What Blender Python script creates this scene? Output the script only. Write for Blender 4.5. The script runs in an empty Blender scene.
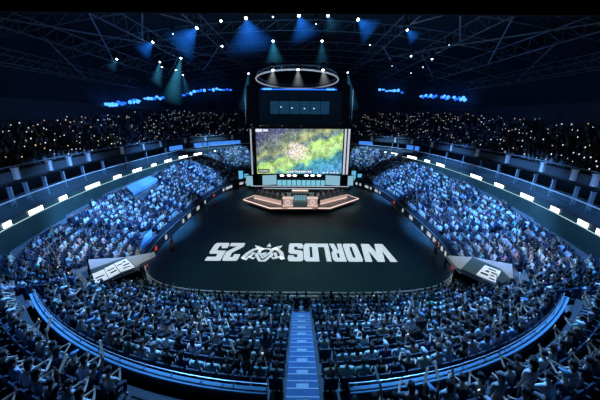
import bpy, bmesh, math, random
import numpy as np
from mathutils import Vector, Matrix, Euler
R = random.Random(11)
C = bpy.context.scene.collection
PI = math.pi
# ------------------------------------------------------------------ camera
F, PITCH, ROLL, H = 265.0, math.radians(17), math.radians(0.4), 12.0
cam_d = bpy.data.cameras.new('camera'); cam = bpy.data.objects.new('camera', cam_d); C.objects.link(cam)
cam_d.sensor_width = 36.0; cam_d.lens = F/600*36; cam_d.clip_end = 400; cam_d.clip_start = 0.05
M = Matrix.Rotation(PI/2-PITCH, 4, 'X') @ Matrix.Rotation(ROLL, 4, 'Z')
cam.matrix_world = Matrix.Translation((0, 0, H)) @ M
bpy.context.scene.camera = cam
MI = M.to_3x3().inverted(); M3 = M.to_3x3()
def ray(u, v): return M3 @ Vector(((u-300)/F, (200-v)/F, -1))
def on_z(u, v, z):
    d = ray(u, v); t = (z-H)/d.z
    return Vector((d.x*t, d.y*t, z))
def on_y(u, v, y):
    d = ray(u, v); t = y/d.y
    return Vector((d.x*t, y, H+d.z*t))
def proj(p):
    q = MI @ (Vector(p)-Vector((0, 0, H)))
    if q.z > -0.3: return None
    return (300+F*q.x/-q.z, 200-F*q.y/-q.z, -q.z)
# ------------------------------------------------------------------ materials
MATS = {}
def mat(name, col, rough=0.7, metal=0.0, emit=None, es=0.0, noise=0.0, nscale=4.0):
    if name in MATS: return MATS[name]
    m = bpy.data.materials.new(name); m.use_nodes = True
    nt = m.node_tree; b = nt.nodes['Principled BSDF']
    b.inputs['Base Color'].default_value = (*col, 1); b.inputs['Roughness'].default_value = rough
    b.inputs['Metallic'].default_value = metal
    if emit: b.inputs['Emission Color'].default_value = (*emit, 1); b.inputs['Emission Strength'].default_value = es
    if noise:
        tc = nt.nodes.new('ShaderNodeTexCoord'); n = nt.nodes.new('ShaderNodeTexNoise'); r = nt.nodes.new('ShaderNodeValToRGB')
        n.inputs['Scale'].default_value = nscale; n.inputs['Detail'].default_value = 4
        nt.links.new(tc.outputs['Object'], n.inputs['Vector']); nt.links.new(n.outputs['Fac'], r.inputs['Fac'])
        r.color_ramp.elements[0].position = .3; r.color_ramp.elements[1].position = .7
        r.color_ramp.elements[0].color = (*[c*(1-noise) for c in col], 1); r.color_ramp.elements[1].color = (*[min(1, c*(1+noise)) for c in col], 1)
        nt.links.new(r.outputs['Color'], b.inputs['Base Color'])
    MATS[name] = m; return m
def glow(name, col, s): return mat(name, (0.02, 0.02, 0.02), 0.5, 0, col, s)
def colour_mat(name, attr=False, rough=0.8):
    m = bpy.data.materials.new(name); m.use_nodes = True; nt = m.node_tree; b = nt.nodes['Principled BSDF']
    b.inputs['Roughness'].default_value = rough
    if attr:
        a = nt.nodes.new('ShaderNodeAttribute'); a.attribute_name = 'Col'; nt.links.new(a.outputs['Color'], b.inputs['Base Color'])
    else:
        a = nt.nodes.new('ShaderNodeObjectInfo'); nt.links.new(a.outputs['Color'], b.inputs['Base Color'])
    MATS[name] = m; return m
cloth = colour_mat('cloth'); crowd_m = colour_mat('crowd_colours', True)
skin_m = colour_mat('skin', rough=.55)
dark_eye = mat('eye_and_mouth', (.03, .015, .015), .4)
black = mat('matt_black', (.008, .009, .011), .8)
dark_metal = mat('dark_metal', (.05, .055, .06), .45, .6)
grey_metal = mat('grey_metal', (.35, .37, .40), .4, .5)
truss_m = mat('truss_alloy', (.30, .33, .36), .5, .35)
concrete = mat('terrace_concrete', (.10, .115, .13), .85, noise=.25, nscale=1.5)
navy = mat('navy_wall', (.022, .05, .075), .7, noise=.2, nscale=.8)
teal_wall = mat('teal_wall', (.018, .042, .034), .7, noise=.25, nscale=.6)
white_paint = mat('white_paint', (.75, .77, .8), .5)
rail_m = mat('rail_alloy', (.30, .34, .38), .35, .4)
blue_step = mat('blue_step', (.05, .14, .33), .7, noise=.15, nscale=3)
seat_m = mat('seat_plastic', (.012, .024, .05), .6)
grey_deck = mat('grey_deck', (.33, .34, .36), .6, noise=.08, nscale=3)
# ------------------------------------------------------------------ mesh builder
class MB:
    def __init__(s): s.v = []; s.f = []
    def add(s, vs, fs):
        b = len(s.v); s.v += [tuple(x) for x in vs]; s.f += [tuple(b+i for i in f) for f in fs]; return s
    def box(s, c, d, rz=0.0, rx=0.0, taper=1.0):
        hx, hy, hz = d[0]/2, d[1]/2, d[2]/2
        m = Matrix.Translation(Vector(c)) @ Matrix.Rotation(rz, 4, 'Z') @ Matrix.Rotation(rx, 4, 'X')
        vs = []
        for z, t in ((-hz, 1), (hz, taper)):
            vs += [m @ Vector((x*t, y*t, z)) for x, y in ((-hx, -hy), (hx, -hy), (hx, hy), (-hx, hy))]
        return s.add(vs, [(3, 2, 1, 0), (4, 5, 6, 7), (0, 1, 5, 4), (1, 2, 6, 5), (2, 3, 7, 6), (3, 0, 4, 7)])
    def bar(s, a, b, r, n=6, r2=None):
        a = Vector(a); b = Vector(b); d = (b-a)
        if d.length < 1e-6: return s
        q = d.to_track_quat('Z', 'Y'); r2 = r if r2 is None else r2; vs = []
        for p, rr in ((a, r), (b, r2)):
            vs += [p + q @ Vector((rr*math.cos(2*PI*i/n), rr*math.sin(2*PI*i/n), 0)) for i in range(n)]
        fs = [(i, (i+1) % n, n+(i+1) % n, n+i) for i in range(n)] + [tuple(range(n-1, -1, -1)), tuple(range(n, 2*n))]
        return s.add(vs, fs)
    def tube(s, pts, r, n=6, closed=False):
        k = len(pts); pts = [Vector(p) for p in pts]; vs = []
        for i, p in enumerate(pts):
            a = pts[(i-1) % k] if (closed or i > 0) else p; b = pts[(i+1) % k] if (closed or i < k-1) else p
            q = (b-a).to_track_quat('Z', 'Y')
            vs += [p + q @ Vector((r*math.cos(2*PI*j/n), r*math.sin(2*PI*j/n), 0)) for j in range(n)]
        fs = []
        for i in range(k if closed else k-1):
            i2 = (i+1) % k
            fs += [(i*n+j, i*n+(j+1) % n, i2*n+(j+1) % n, i2*n+j) for j in range(n)]
        if not closed: fs += [tuple(range(n-1, -1, -1)), tuple((k-1)*n+j for j in range(n))]
        return s.add(vs, fs)
    def prism(s, poly, z0, z1):           # poly: list of (x,y); z0/z1 numbers or functions
        n = len(poly); f0 = z0 if callable(z0) else (lambda x, y: z0); f1 = z1 if callable(z1) else (lambda x, y: z1)
        vs = [(x, y, f0(x, y)) for x, y in poly] + [(x, y, f1(x, y)) for x, y in poly]
        return s.add(vs, [tuple(range(n-1, -1, -1)), tuple(range(n, 2*n))] + [(i, (i+1) % n, n+(i+1) % n, n+i) for i in range(n)])
    def strip(s, A, B, closed=False):     # quads between two polylines
        n = len(A); vs = list(A)+list(B)
        return s.add(vs, [(i, (i+1) % n, n+(i+1) % n, n+i) for i in range(n if closed else n-1)])
    def sphere(s, c, r, nu=10, nv=6):
        r = r if hasattr(r, '__len__') else (r, r, r); vs = [(c[0], c[1], c[2]-r[2])]
        for j in range(1, nv):
            a = -PI/2+PI*j/nv
            vs += [(c[0]+r[0]*math.cos(a)*math.cos(2*PI*i/nu), c[1]+r[1]*math.cos(a)*math.sin(2*PI*i/nu), c[2]+r[2]*math.sin(a)) for i in range(nu)]
        vs.append((c[0], c[1], c[2]+r[2])); fs = []
        for i in range(nu): fs.append((0, 1+(i+1) % nu, 1+i))
        for j in range(nv-2):
            for i in range(nu):
                a = 1+j*nu; fs.append((a+i, a+(i+1) % nu, a+nu+(i+1) % nu, a+nu+i))
        t = len(vs)-1; a = 1+(nv-2)*nu
        for i in range(nu): fs.append((a+i, a+(i+1) % nu, t))
        return s.add(vs, fs)
    def mesh(s, name, m):
        me = bpy.data.meshes.new(name); me.from_pydata(s.v, [], s.f)
        bm = bmesh.new(); bm.from_mesh(me); bmesh.ops.recalc_face_normals(bm, faces=bm.faces); bm.to_mesh(me); bm.free()
        for x in (m if isinstance(m, (list, tuple)) else [m]): me.materials.append(x)
        return me
    def obj(s, name, m, parent=None, loc=None, rz=None, smooth=False):
        me = s.mesh(name, m)
        if smooth: me.polygons.foreach_set('use_smooth', [True]*len(me.polygons))
        return link(name, me, parent, loc, rz)
def link(name, me, parent=None, loc=None, rz=None):
    o = bpy.data.objects.new(name, me); C.objects.link(o)
    if parent: o.parent = parent
    if loc is not None: o.location = loc
    if rz is not None: o.rotation_euler = (0, 0, rz)
    return o
def tag(o, label=None, cat=None, group=None, kind=None):
    if label: o['label'] = label
    if cat: o['category'] = cat
    if group: o['group'] = group
    if kind: o['kind'] = kind
    return o
def empty(name, loc=(0, 0, 0), rz=0.0, label=None, cat=None, group=None):
    o = bpy.data.objects.new(name, None); C.objects.link(o); o.location = loc; o.rotation_euler = (0, 0, rz); o.empty_display_size = .2
    return tag(o, label, cat, group)
KIDS = {}
def kids(o):
    return KIDS.setdefault(o.name, list(o.children))
def dup(root, loc, rz=0.0, label=None, group=None, parts=True):
    r = root.copy(); C.objects.link(r); r.location = loc; r.rotation_euler = (0, 0, rz)
    if label: r['label'] = label
    if group: r['group'] = group
    if parts:
        for ch in kids(root):
            c = ch.copy(); C.objects.link(c); c.parent = r
            for g in kids(ch):
                d = g.copy(); C.objects.link(d); d.parent = c
    return r
ORD = 'zeroth first second third fourth fifth sixth seventh eighth ninth tenth eleventh twelfth thirteenth fourteenth fifteenth sixteenth seventeenth eighteenth nineteenth twentieth'.split()
def ordw(n):
    if n <= 20: return ORD[n]
    t = {2: 'twenty', 3: 'thirty', 4: 'forty', 5: 'fifty', 6: 'sixty'}[n//10]
    return t[:-1]+'ieth' if n % 10 == 0 else t+'-'+ORD[n % 10]
def struct(o): o['kind'] = 'structure'; return o
# ------------------------------------------------------------------ plan curves
def sup(a, yc, bn, bf, nn, nf, n=720):
    pts = []
    for i in range(n):
        t = 2*PI*i/n; c, s_ = math.cos(t), math.sin(t); e = nf if s_ >= 0 else nn; b = bf if s_ >= 0 else bn
        pts.append((a*math.copysign(abs(c)**(2/e), c), yc+b*math.copysign(abs(s_)**(2/e), s_)))
    return resample(pts, n)
def resample(pts, n, closed=True):
    P = list(pts)+([pts[0]] if closed else []); L = [0.0]
    for a, b in zip(P, P[1:]): L.append(L[-1]+math.dist(a, b))
    out = []; j = 0; T = L[-1]
    for i in range(n):
        d = T*i/(n if closed else n-1)
        while j < len(L)-2 and L[j+1] < d: j += 1
        f = 0 if L[j+1] == L[j] else (d-L[j])/(L[j+1]-L[j]); f = min(max(f, 0), 1)
        out.append(tuple(P[j][k]+(P[j+1][k]-P[j][k])*f for k in range(len(P[j]))))
    return out
def normals(pts):                         # outward, closed, counter-clockwise
    n = len(pts); N = []
    for i in range(n):
        a, b = pts[i-1], pts[(i+1) % n]; dx, dy = b[0]-a[0], b[1]-a[1]; l = math.hypot(dx, dy) or 1
        N.append((dy/l, -dx/l))
    return N
def off(pts, N, d): return [(p[0]+n[0]*d, p[1]+n[1]*d) for p, n in zip(pts, N)]
AR = sup(13.65, 34, 18.9, 18.3, 4.6, 2.7); AN = normals(AR)           # rink edge
CC, CN0 = (22.4, 38.0, 40.0, 29.0, 2.2, 2.6), None
CR = sup(*CC); CN = normals(CR)                                     # concourse wall
def inC(x, y, m=0.0):
    a, yc, bn, bf, nn, nf = CC; e, b = (nf, bf) if y > yc else (nn, bn)
    return (abs(x)/(a-m))**e+(abs(y-yc)/(b-m))**e < 1
def p3(pts, z): return [(x, y, z) for x, y in pts]
CORNER = min((p for p in AR if p[1] < 22 and p[0] > 0), key=lambda p: abs(p[1]-18.3))
CX, CY = CORNER
i0 = AR.index(CORNER)
side_path = []                            # right corner -> far end -> left corner, with fans at both ends
def fan(p, a0, a1, k=9): return [(p, (math.cos(a0+(a1-a0)*i/k), math.sin(a0+(a1-a0)*i/k))) for i in range(k)]
rng = [i0]
i = i0
while True:
    i = (i+1) % len(AR)
    if AR[i][1] < CY and AR[i][0] < 0: break
    rng.append(i)
a_start = math.atan2(AN[rng[0]][1], AN[rng[0]][0]); a_end = math.atan2(AN[rng[-1]][1], AN[rng[-1]][0])
if a_end > 0: a_end -= 2*PI
side_path += fan(AR[rng[0]], -PI/2, a_start)
side_path += [(AR[i], AN[i]) for i in rng]
side_path += [(p, n) for p, n in reversed(fan(AR[rng[-1]], -PI/2, a_end))]
SLOPE, PITCHR, Z0 = .36, .62, .90
def side_row(d): return [(p[0]+n[0]*d, p[1]+n[1]*d) for p, n in side_path]
RC, RR, RX = (0.0, 24.6), 18.8, 12.2      # rail arc
RZ = 4.5
def rail_y(x): return RC[1]-math.sqrt(max(RR*RR-x*x, 0))
near_pts = sorted([p for p in AR if p[1] < CY+.01], key=lambda p: p[0])
def near_y(x):
    for a, b in zip(near_pts, near_pts[1:]):
        if a[0] <= x <= b[0]: return a[1]+(b[1]-a[1])*(x-a[0])/max(b[0]-a[0], 1e-6)
    return CY
NROW = 10
def near_row(t, n=80):
    xs = [-RX+2*RX*i/n for i in range(n+1)]
    return [(x, near_y(x)-.12+(rail_y(x)+.25-(near_y(x)-.12))*t) for x in xs]
REAR0, REARA = RR+.32, math.radians(43)
def rear_row(r, n=80): return [(RC[0]+r*math.sin(-REARA+2*REARA*i/n), RC[1]-r*math.cos(-REARA+2*REARA*i/n)) for i in range(n+1)]
# ------------------------------------------------------------------ setting: floor, terraces, walls
fm = mat('arena_floor', (.026, .074, .084), .5, noise=.35, nscale=.25)
mb = MB(); mb.prism([(-70, -25), (70, -25), (70, 110), (-70, 110)], -.3, 0)
struct(mb.obj('floor', fm))
def steps(rows, zs, name, m=concrete):
    mb = MB()
    for k in range(len(rows)-1):
        z = zs[k]; zp = zs[k-1] if k else 0.0
        mb.strip(p3(rows[k], zp), p3(rows[k], z)); mb.strip(p3(rows[k], z), p3(rows[k+1], z))
    o = mb.obj(name, m); struct(o); return o
SD = [.25+PITCHR*k for k in range(24)]; SZ = [Z0+SLOPE*PITCHR*k for k in range(24)]
steps([side_row(d) for d in SD], SZ, 'side_terrace_floor')
NT = [k/NROW for k in range(NROW+1)]; ZN = .15; NZ = [ZN+(RZ-1.0-ZN)*k/(NROW-1) for k in range(NROW+1)]
steps([near_row(t) for t in NT], NZ, 'front_terrace_floor')
RD = [RR+.2, REAR0]+[REAR0+.85*k for k in range(1, 9)]; RZS = [3.6]+[4.0+.40*k for k in range(9)]
steps([rear_row(r) for r in RD], RZS, 'rear_terrace_floor', mat('dark_terrace', (.03, .035, .042), .9))
# concourse wall, suites and upper tier
ZC = 5.15
n = len(CR)
def ringwall(off_in, z0, z1, th, name, m, base=CR, N=CN, cut=-4.0):
    a, b = off(base, N, off_in), off(base, N, off_in+th); mb = MB()
    q = [(a, z0), (a, z1), (b, z1), (b, z0)]
    for (p, zp), (r, zr) in zip(q, q[1:]+q[:1]): mb.strip(p3(p, zp), p3(r, zr), True)
    return struct(mb.obj(name, m))
ringwall(0, 1.5, 5.4, .4, 'concourse_wall', teal_wall)
ringwall(-.05, 5.4, 5.6, 4.2, 'suite_floor', mat('suite_floor_dark', (.03, .035, .04), .8))
ringwall(3.8, 5.55, 7.4, .3, 'suite_wall', navy)
ringwall(1.5, 7.1, 7.3, 3.5, 'suite_ceiling', black)
ringwall(1.5, 7.25, 8.0, .25, 'upper_tier_wall', mat('upper_fascia', (.05, .06, .07), .6, noise=.2))
mb = MB(); rows = [off(CR, CN, 1.75+.8*k) for k in range(16)]
UZ = [7.55+.48*k for k in range(17)]
for k in range(15):
    mb.strip(p3(rows[k], UZ[k-1] if k else 7.3), p3(rows[k], UZ[k]), True); mb.strip(p3(rows[k], UZ[k]), p3(rows[k+1], UZ[k]), True)
struct(mb.obj('upper_terrace_floor', concrete))
OW = off(CR, CN, 13.8)
ringwall(13.6, 12.5, 23.5, .4, 'outer_wall', mat('outer_wall', (.035, .05, .065), .8, noise=.3, nscale=.5))
mb = MB(); top = off(CR, CN, 14.2); mid_ = off(CR, CN, -2); cen = [(x*.02, 38+(y-38)*.02) for x, y in CR]
mb.strip(p3(top, 22.6), p3(mid_, 25.5), True); mb.strip(p3(mid_, 25.5), p3(cen, 26.5), True)
struct(mb.obj('ceiling', mat('ceiling_deck', (.018, .024, .030), .9, noise=.3, nscale=.3)))
# dark soffit beam above the camera position
mb = MB(); zb = on_y(300, 13.5, 9.0).z
mb.box((0, 9.05, zb+3.2), (80, .1, 6.4)); struct(mb.obj('ceiling_beam', black))
# rails along the suite level and the upper tier
def trim_rail(pts, z, r, name, m): return struct(MB().tube(p3(pts, z), r, 6, True).obj(name, m))
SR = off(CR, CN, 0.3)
trim_rail(SR, 6.38, .05, 'trim_1', mat('suite_rail', (.45, .5, .55), .4, .2, (.3, .42, .5), .12))  # faint glow in the rail stands in for light it catches
UR = off(CR, CN, 1.6)
trim_rail(UR, 8.35, .045, 'trim_2', mat('upper_rail', (.32, .36, .4), .4, .2))
glass_m = bpy.data.materials.new('suite_glass'); glass_m.use_nodes = True
nt = glass_m.node_tree; b_ = nt.nodes['Principled BSDF']; b_.inputs['Base Color'].default_value = (.10, .16, .18, 1); b_.inputs['Alpha'].default_value = .25; b_.inputs['Roughness'].default_value = .15
struct(MB().strip(p3(SR, 5.6), p3(SR, 6.33), True).obj('suite_glazing_panel', glass_m))
# columns of the suite level and the pale fascia blocks (placed around the ring by what the photo shows)
def ring_at(pts, z, u, side):             # index of the ring point that projects to column u on one side
    best, bi = 1e9, None
    for i, p in enumerate(pts):
        if (p[0] < 0) != (side < 0) or p[1] < 5: continue
        q = proj((p[0], p[1], z))
        if q and abs(q[0]-u) < best and (p[1] < 58 or 225 < u < 375): best, bi = abs(q[0]-u), i
    return bi
P1 = off(CR, CN, 1.0)
col_m = mat('column_paint', (.20, .23, .26), .6)
for side, us in ((-1, (12, 26, 45, 63, 83, 104, 125, 146, 166, 185, 203, 222)), (1, (380, 398, 414, 430, 447, 464, 481, 498, 516, 534, 553, 574, 592))):
    for u in us:
        i = ring_at(P1, 6.4, u, side)
        mb = MB(); mb.box((0, 0, 0), (.16, .24, 1.5), 0).box((0, 0, .71), (.2, .28, .08)).box((0, 0, -.71), (.2, .28, .08))
        o = mb.obj('suite_column', col_m, loc=(P1[i][0], P1[i][1], 6.36), rz=math.atan2(CN[i][1], CN[i][0])+PI/2); struct(o)
P2 = off(CR, CN, 1.38)
blk = mat('fascia_block', (.45, .50, .55), .5, 0, (.5, .6, .7), .05)
for side, us in ((-1, (17, 50, 70, 88, 122, 143, 160, 185, 212, 232)), (1, (372, 392, 412, 432, 452, 477, 507, 543, 575, 594))):
    for u in us:
        i = ring_at(P2, 7.8, u, side)
        MB().box((0, 0, 0), (.42, .2, .8)).box((0, 0, .45), (.5, .28, .1)).obj('fascia_column', blk, loc=(P2[i][0], P2[i][1], 7.75), rz=math.atan2(CN[i][1], CN[i][0])+PI/2)['kind'] = 'structure'
# ------------------------------------------------------------------ ribbon lights on the concourse wall
rib_hot = glow('ribbon_white', (.85, .95, 1.0), 5.5); rib_thin = glow('ribbon_thin', (.55, .85, .95), 1.2)
RIB = {-1: [(7, 9), (35, 14), (63, 9), (93, 14), (117, 8), (137, 9), (154, 5), (168, 7), (183, 8), (198, 8), (222, 7), (241, 9)],
       1: [(355, 8), (373, 10), (394, 6), (412, 9), (427, 5), (440, 8), (456, 6), (476, 10), (499, 8), (527, 12), (555, 8), (582, 11), (599, 6)]}
PR = off(CR, CN, -.06); idx_r = 0
for side, L in RIB.items():
    nm = 'left' if side < 0 else 'right'
    for k, (u, w) in enumerate(L if side < 0 else L[::-1]):
        a, b = sorted((ring_at(PR, ZC, u-w/2, side), ring_at(PR, ZC, u+w/2, side)))
        if b-a > 360: continue
        b = max(b, a+1); pts = [PR[j % n] for j in range(a, b+1)]
        o = empty('ribbon_display', (pts[0][0], pts[0][1], ZC), 0, f'white glowing ribbon display on {nm} concourse wall, {ordw(k+1)} from the {nm} photo edge', 'display', 'ribbon displays on the concourse wall')
        q = [(x-pts[0][0], y-pts[0][1]) for x, y in pts]
        MB().strip(p3(q, -.17), p3(q, .17)).obj('screen', rib_hot, o)
        fr = MB(); dx = (q[-1][0]-q[0][0], q[-1][1]-q[0][1])
        fr.tube(p3(q, -.20), .03, 4).tube(p3(q, .20), .03, 4); fr.obj('frame', dark_metal, o)
struct(MB().tube(p3(off(CR, CN, -.04), ZC-.25), .022, 4, True).obj('trim_3', rib_thin))
# ------------------------------------------------------------------ rink edge: advertising boards, near railing
board_m = mat('board_face', (.015, .018, .022), .4); mark_w = glow('board_white', (.8, .9, 1), .55); mark_r = glow('board_red', (1, .1, .08), .5)
NB = 11
def lerp0(a, b, t): return (a[0]+(b[0]-a[0])*t, a[1]+(b[1]-a[1])*t)
for side in (1, -1):
    seq = rng if side > 0 else rng[::-1]
    pts = [AR[i] for i in seq]; pts = [p for p in pts if (p[0] > 0) == (side > 0) and p[1] < 49.5]
    rs = resample(pts, NB*6+1, False); nm = 'right' if side > 0 else 'left'
    for k in range(NB):
        seg = rs[k*6:k*6+7]; o0 = seg[3]
        what = 'a red panel' if k in ((0, 6) if side > 0 else (0, 1, 7)) else 'pale markings'
        o = empty('advertising_board', (o0[0], o0[1], 0), 0, f'black rinkside board showing {what}, {ordw(k+1)} along the {nm} side from the corner platform', 'advertising board', 'rinkside boards')
        seg = [lerp0(seg[0], seg[1], .06)]+seg[1:-1]+[lerp0(seg[-1], seg[-2], .06)]; q = [(x-o0[0], y-o0[1]) for x, y in seg]
        NN = normals(q+[(q[3][0]+50*(1 if o0[0] > 0 else -1), q[3][1])])
        inn = [(x-(.07 if o0[0] > 0 else -.07), y) for x, y in q]
        mb = MB(); mb.strip(p3(inn, .05), p3(inn, 1.0)); mb.strip(p3(q, .05), p3(q, 1.0)); mb.strip(p3(inn, 1.0), p3(q, 1.0)); mb.obj('panel', board_m, o)
        MB().tube(p3(inn, 1.03), .035, 5).obj('top_rail', rail_m, o)
        MB().tube(p3(inn, .04), .03, 5).obj('base_rail', rail_m, o)
        rr = random.Random(k*7+side)
        if what == 'a red panel':
            c = [(x-(.03 if o0[0] > 0 else -.03), y) for x, y in inn[1:3]]; MB().strip(p3(c, .4), p3(c, .8)).obj('red_panel', mark_r, o)
        j = 0
        while j < 5:
            wv = rr.choice((1, 1, 2)); 
            if rr.random() < .55 and not (what == 'a red panel' and j < 4):
                c = [(x-(.03 if o0[0] > 0 else -.03), y) for x, y in inn[j:j+wv+1]]
                MB().strip(p3(c, .35), p3(c, .8)).obj('marking', mark_w, o)
            j += wv+1
o = empty('front_railing', (0, 15, 0), 0, 'three-bar metal railing between the near seats and the dark floor', 'railing')
front_rail = mat('front_rail_lit', (.6, .64, .68), .4, .2, (.5, .7, .8), .14)  # slight glow replaces the light this railing hardly gets
npt = [(x, y-15) for x, y in near_pts]
struct(MB().strip(p3(near_pts, 0), p3(near_pts, ZN+.02)).obj('rink_wall', navy))
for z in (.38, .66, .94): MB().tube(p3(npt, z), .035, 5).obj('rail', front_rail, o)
for i in range(0, len(npt), 5): MB().bar((*npt[i], ZN), (*npt[i], .96), .03, 5).obj('post', rail_m, o)
# side low barrier for the terrace front
struct(MB().strip(p3(side_row(.2), 0), p3(side_row(.2), 1.35)).obj('rinkside_wall', navy))
# ------------------------------------------------------------------ curved balustrade in front of the camera
def arc(r, a0, a1, k=60): return [(RC[0]+r*math.sin(a0+(a1-a0)*i/k), RC[1]-r*math.cos(a0+(a1-a0)*i/k)) for i in range(k+1)]
AGAP = .95/RR
ledge_m = mat('blue_ledge', (.10, .22, .32), .9, noise=.12, nscale=2)
for nm, a0, a1 in (('left', -math.asin(RX/RR), -AGAP), ('right', AGAP+.03, math.asin(RX/RR))):
    o = empty('curved_balustrade', (0, 0, 0), 0, f'long curved balustrade with pale blue ledge and handrail, {nm} of the central stairs', 'balustrade')
    A1, A2 = arc(RR-.10, a0, a1), arc(RR+.08, a0, a1); mb = MB()
    mb.strip(p3(A1, 3.3), p3(A1, 4.24)); mb.strip(p3(A2, 3.3), p3(A2, 4.24)); mb.strip([A1[0]+(3.3,), A1[0]+(4.24,)], [A2[0]+(3.3,), A2[0]+(4.24,)]); mb.strip([A1[-1]+(3.3,), A1[-1]+(4.24,)], [A2[-1]+(3.3,), A2[-1]+(4.24,)])
    mb.obj('wall_panel', navy, o)
    A3, A4 = arc(RR-.12, a0, a1), arc(RR+.09, a0, a1); mb = MB()
    for z in (4.24, 4.32): mb.strip(p3(A3, z), p3(A4, z))
    mb.strip(p3(A3, 4.24), p3(A3, 4.32)); mb.strip(p3(A4, 4.24), p3(A4, 4.32)); mb.obj('ledge', ledge_m, o)
    MB().tube(p3(arc(RR-.1, a0, a1), 4.46), .022, 6).obj('handrail', rail_m, o)
    for i in range(0, 61, 5):
        p = arc(RR-.1, a0, a1)[i]; MB().bar((*p, 4.32), (*p, 4.46), .02, 6).obj('post', rail_m, o)
# ------------------------------------------------------------------ central stairs
st = empty('central_staircase', (.12, 0, 0), 0, 'blue lit stairs with pale step markings running down between the near seats', 'stairs')
mark = mat('step_marking', (.28, .38, .48), .5, 0, (.3, .55, .9), .04)
def stair(y0, y1, z0, z1, k):
    for i in range(k):
        ya, yb = y0+(y1-y0)*i/k, y0+(y1-y0)*(i+1)/k; z = z0+(z1-z0)*(i+1)/k
        s_ = MB().box((0, (ya+yb)/2, z-.14), (1.02, abs(yb-ya)+.02, .32)).obj('step', blue_step, st)
        if i % 2 == 0: MB().box((0, (ya+yb)/2-.02, z+.025), (.40, abs(yb-ya)*.5, .012)).obj('step_marking', mark, s_)
        MB().box((0, ya-.02, z+.022), (1.0, .04, .012)).obj('nosing', mark, s_)
stair(14.9, 5.9, .2, 3.85, 24); stair(5.9, 3.4, 3.85, 4.9, 7)
# ------------------------------------------------------------------ corner tunnel platforms with the tilted emblem boards
def on_plane(u, v, dz=0.0):
    z = 2.6
    for _ in range(40):
        p = on_z(u, v, z); z = .5*z+.5*(2.25+.22*(abs(p.x)-12)+dz)
    return on_z(u, v, z)
def slab(pix, dz, th, name, m, parent, org):
    top_ = [on_plane(u, v, dz)-org for u, v in pix]; nn = len(top_)
    bot = [p-Vector((0, 0, th)) for p in top_]
    MBo = MB().add(top_+bot, [tuple(range(nn)), tuple(range(2*nn-1, nn-1, -1))]+[(i, (i+1) % nn, nn+(i+1) % nn, nn+i) for i in range(nn)])
    return MBo.obj(name, m, parent)
teal_panel = mat('emblem_panel', (.045, .09, .11), .4); panel_w = mat('white_panel', (.8, .83, .86), .5, 0, (.8, .9, 1), .28); ink = mat('panel_ink', (.02, .03, .04), .6)
PLAT = []
def lerp2(a, b, t): return (a[0]+(b[0]-a[0])*t, a[1]+(b[1]-a[1])*t)
def quad_pt(q, s_, t): return lerp2(lerp2(q[0], q[1], s_), lerp2(q[3], q[2], s_), t)
def platform(roof, panel, quads, marks, label, kind):
    org = on_plane(*roof[0]); org.z = 0
    o = empty('tunnel_canopy', org, 0, label, 'canopy')
    slab(roof, 0, .25, 'roof_slab', grey_deck, o, org)
    slab(panel, .10, .08, 'display_panel', teal_panel, o, org)
    for q, mk in zip(quads, marks):
        w = slab(q, .14, .03, 'white_panel', panel_w, o, org)
        for (s0, t0, s1, t1) in mk:
            slab([quad_pt(q, s0, t0), quad_pt(q, s1, t0), quad_pt(q, s1, t1), quad_pt(q, s0, t1)], .16, .015, 'marking', ink, w, org)
    for (u, v) in (roof[0], roof[len(roof)//2], roof[-1]):
        p = on_plane(u, v)-org; MB().bar((p.x, p.y, .9), (p.x, p.y, p.z-.2), .12, 8).obj('post', dark_metal, o)
    PLAT.append([(on_plane(u, v).x, on_plane(u, v).y) for u, v in roof])
    return o
platform([(88, 259.5), (126, 257), (154.5, 252), (156, 256.5), (140, 264), (134, 268.5), (96, 283.5), (90.5, 270)],
         [(90, 269.5), (125, 257.3), (136, 267), (96.5, 284.5)],
         [[(92, 274), (104, 269), (108.5, 278.5), (95.5, 284)], [(104.3, 268.3), (113.5, 264), (120, 272.5), (109, 278)], [(114.2, 263.4), (126, 258.5), (135, 267), (120.8, 272)]],
         [[(.15, .45, .85, .55), (.2, .72, .6, .82)], [(.15, .3, .85, .38), (.3, .6, .9, .7)], [(.1, .25, .5, .33), (.45, .45, .9, .55), (.3, .7, .8, .78), (.62, .15, .8, .25)]],
         'grey tunnel canopy at the left rink corner carrying three white lettered panels', 'l')
platform([(447, 255.5), (472, 257), (486, 259.5), (512, 264), (513.5, 281), (497, 286), (462, 270), (456, 267)],
         [(472.5, 257), (501, 269), (511, 279.5), (496, 286), (461.5, 268.5)],
         [[(485, 265), (501, 271), (495.5, 282.5), (476, 274.5)]],
         [[(.1, .62, .5, .75), (.3, .12, .75, .2), (.55, .32, .9, .4), (.25, .34, .45, .46), (.6, .55, .8, .62), (.62, .8, .9, .88)]],
         'grey tunnel canopy at the right rink corner carrying a dark panel with white emblem', 'r')
def inpoly(x, y, P):
    c = False; j = len(P)-1
    for i in range(len(P)):
        if (P[i][1] > y) != (P[j][1] > y) and x < (P[j][0]-P[i][0])*(y-P[i][1])/(P[j][1]-P[i][1])+P[i][0]: c = not c
        j = i
    return c
def near_plat(x, y, m=.8):
    for P in PLAT:
        if any(inpoly(x+dx, y+dy, P) for dx in (-m, 0, m) for dy in (-m, 0, m)): return True
    return False
# added black platform that keeps the gap behind the balustrade dark
dp = empty('dark_gap_platform', (-3.0, 3.2, 3.7), 0, 'added black platform darkening the gap behind the balustrade beside the stairs', 'platform')
pa = [(RC[0]+r*math.sin(a)+3.0, RC[1]-r*math.cos(a)-3.2) for r, seq in ((RR+.6, [-.26+.02*k for k in range(12)]), (RR+4.0, [-.04-.02*k for k in range(12)])) for a in seq]
MB().prism(pa, 0, .35).obj('deck', black, dp)
MB().tube(p3(pa[:12], .36), .025, 5).obj('edge_trim', dark_metal, dp)
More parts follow.
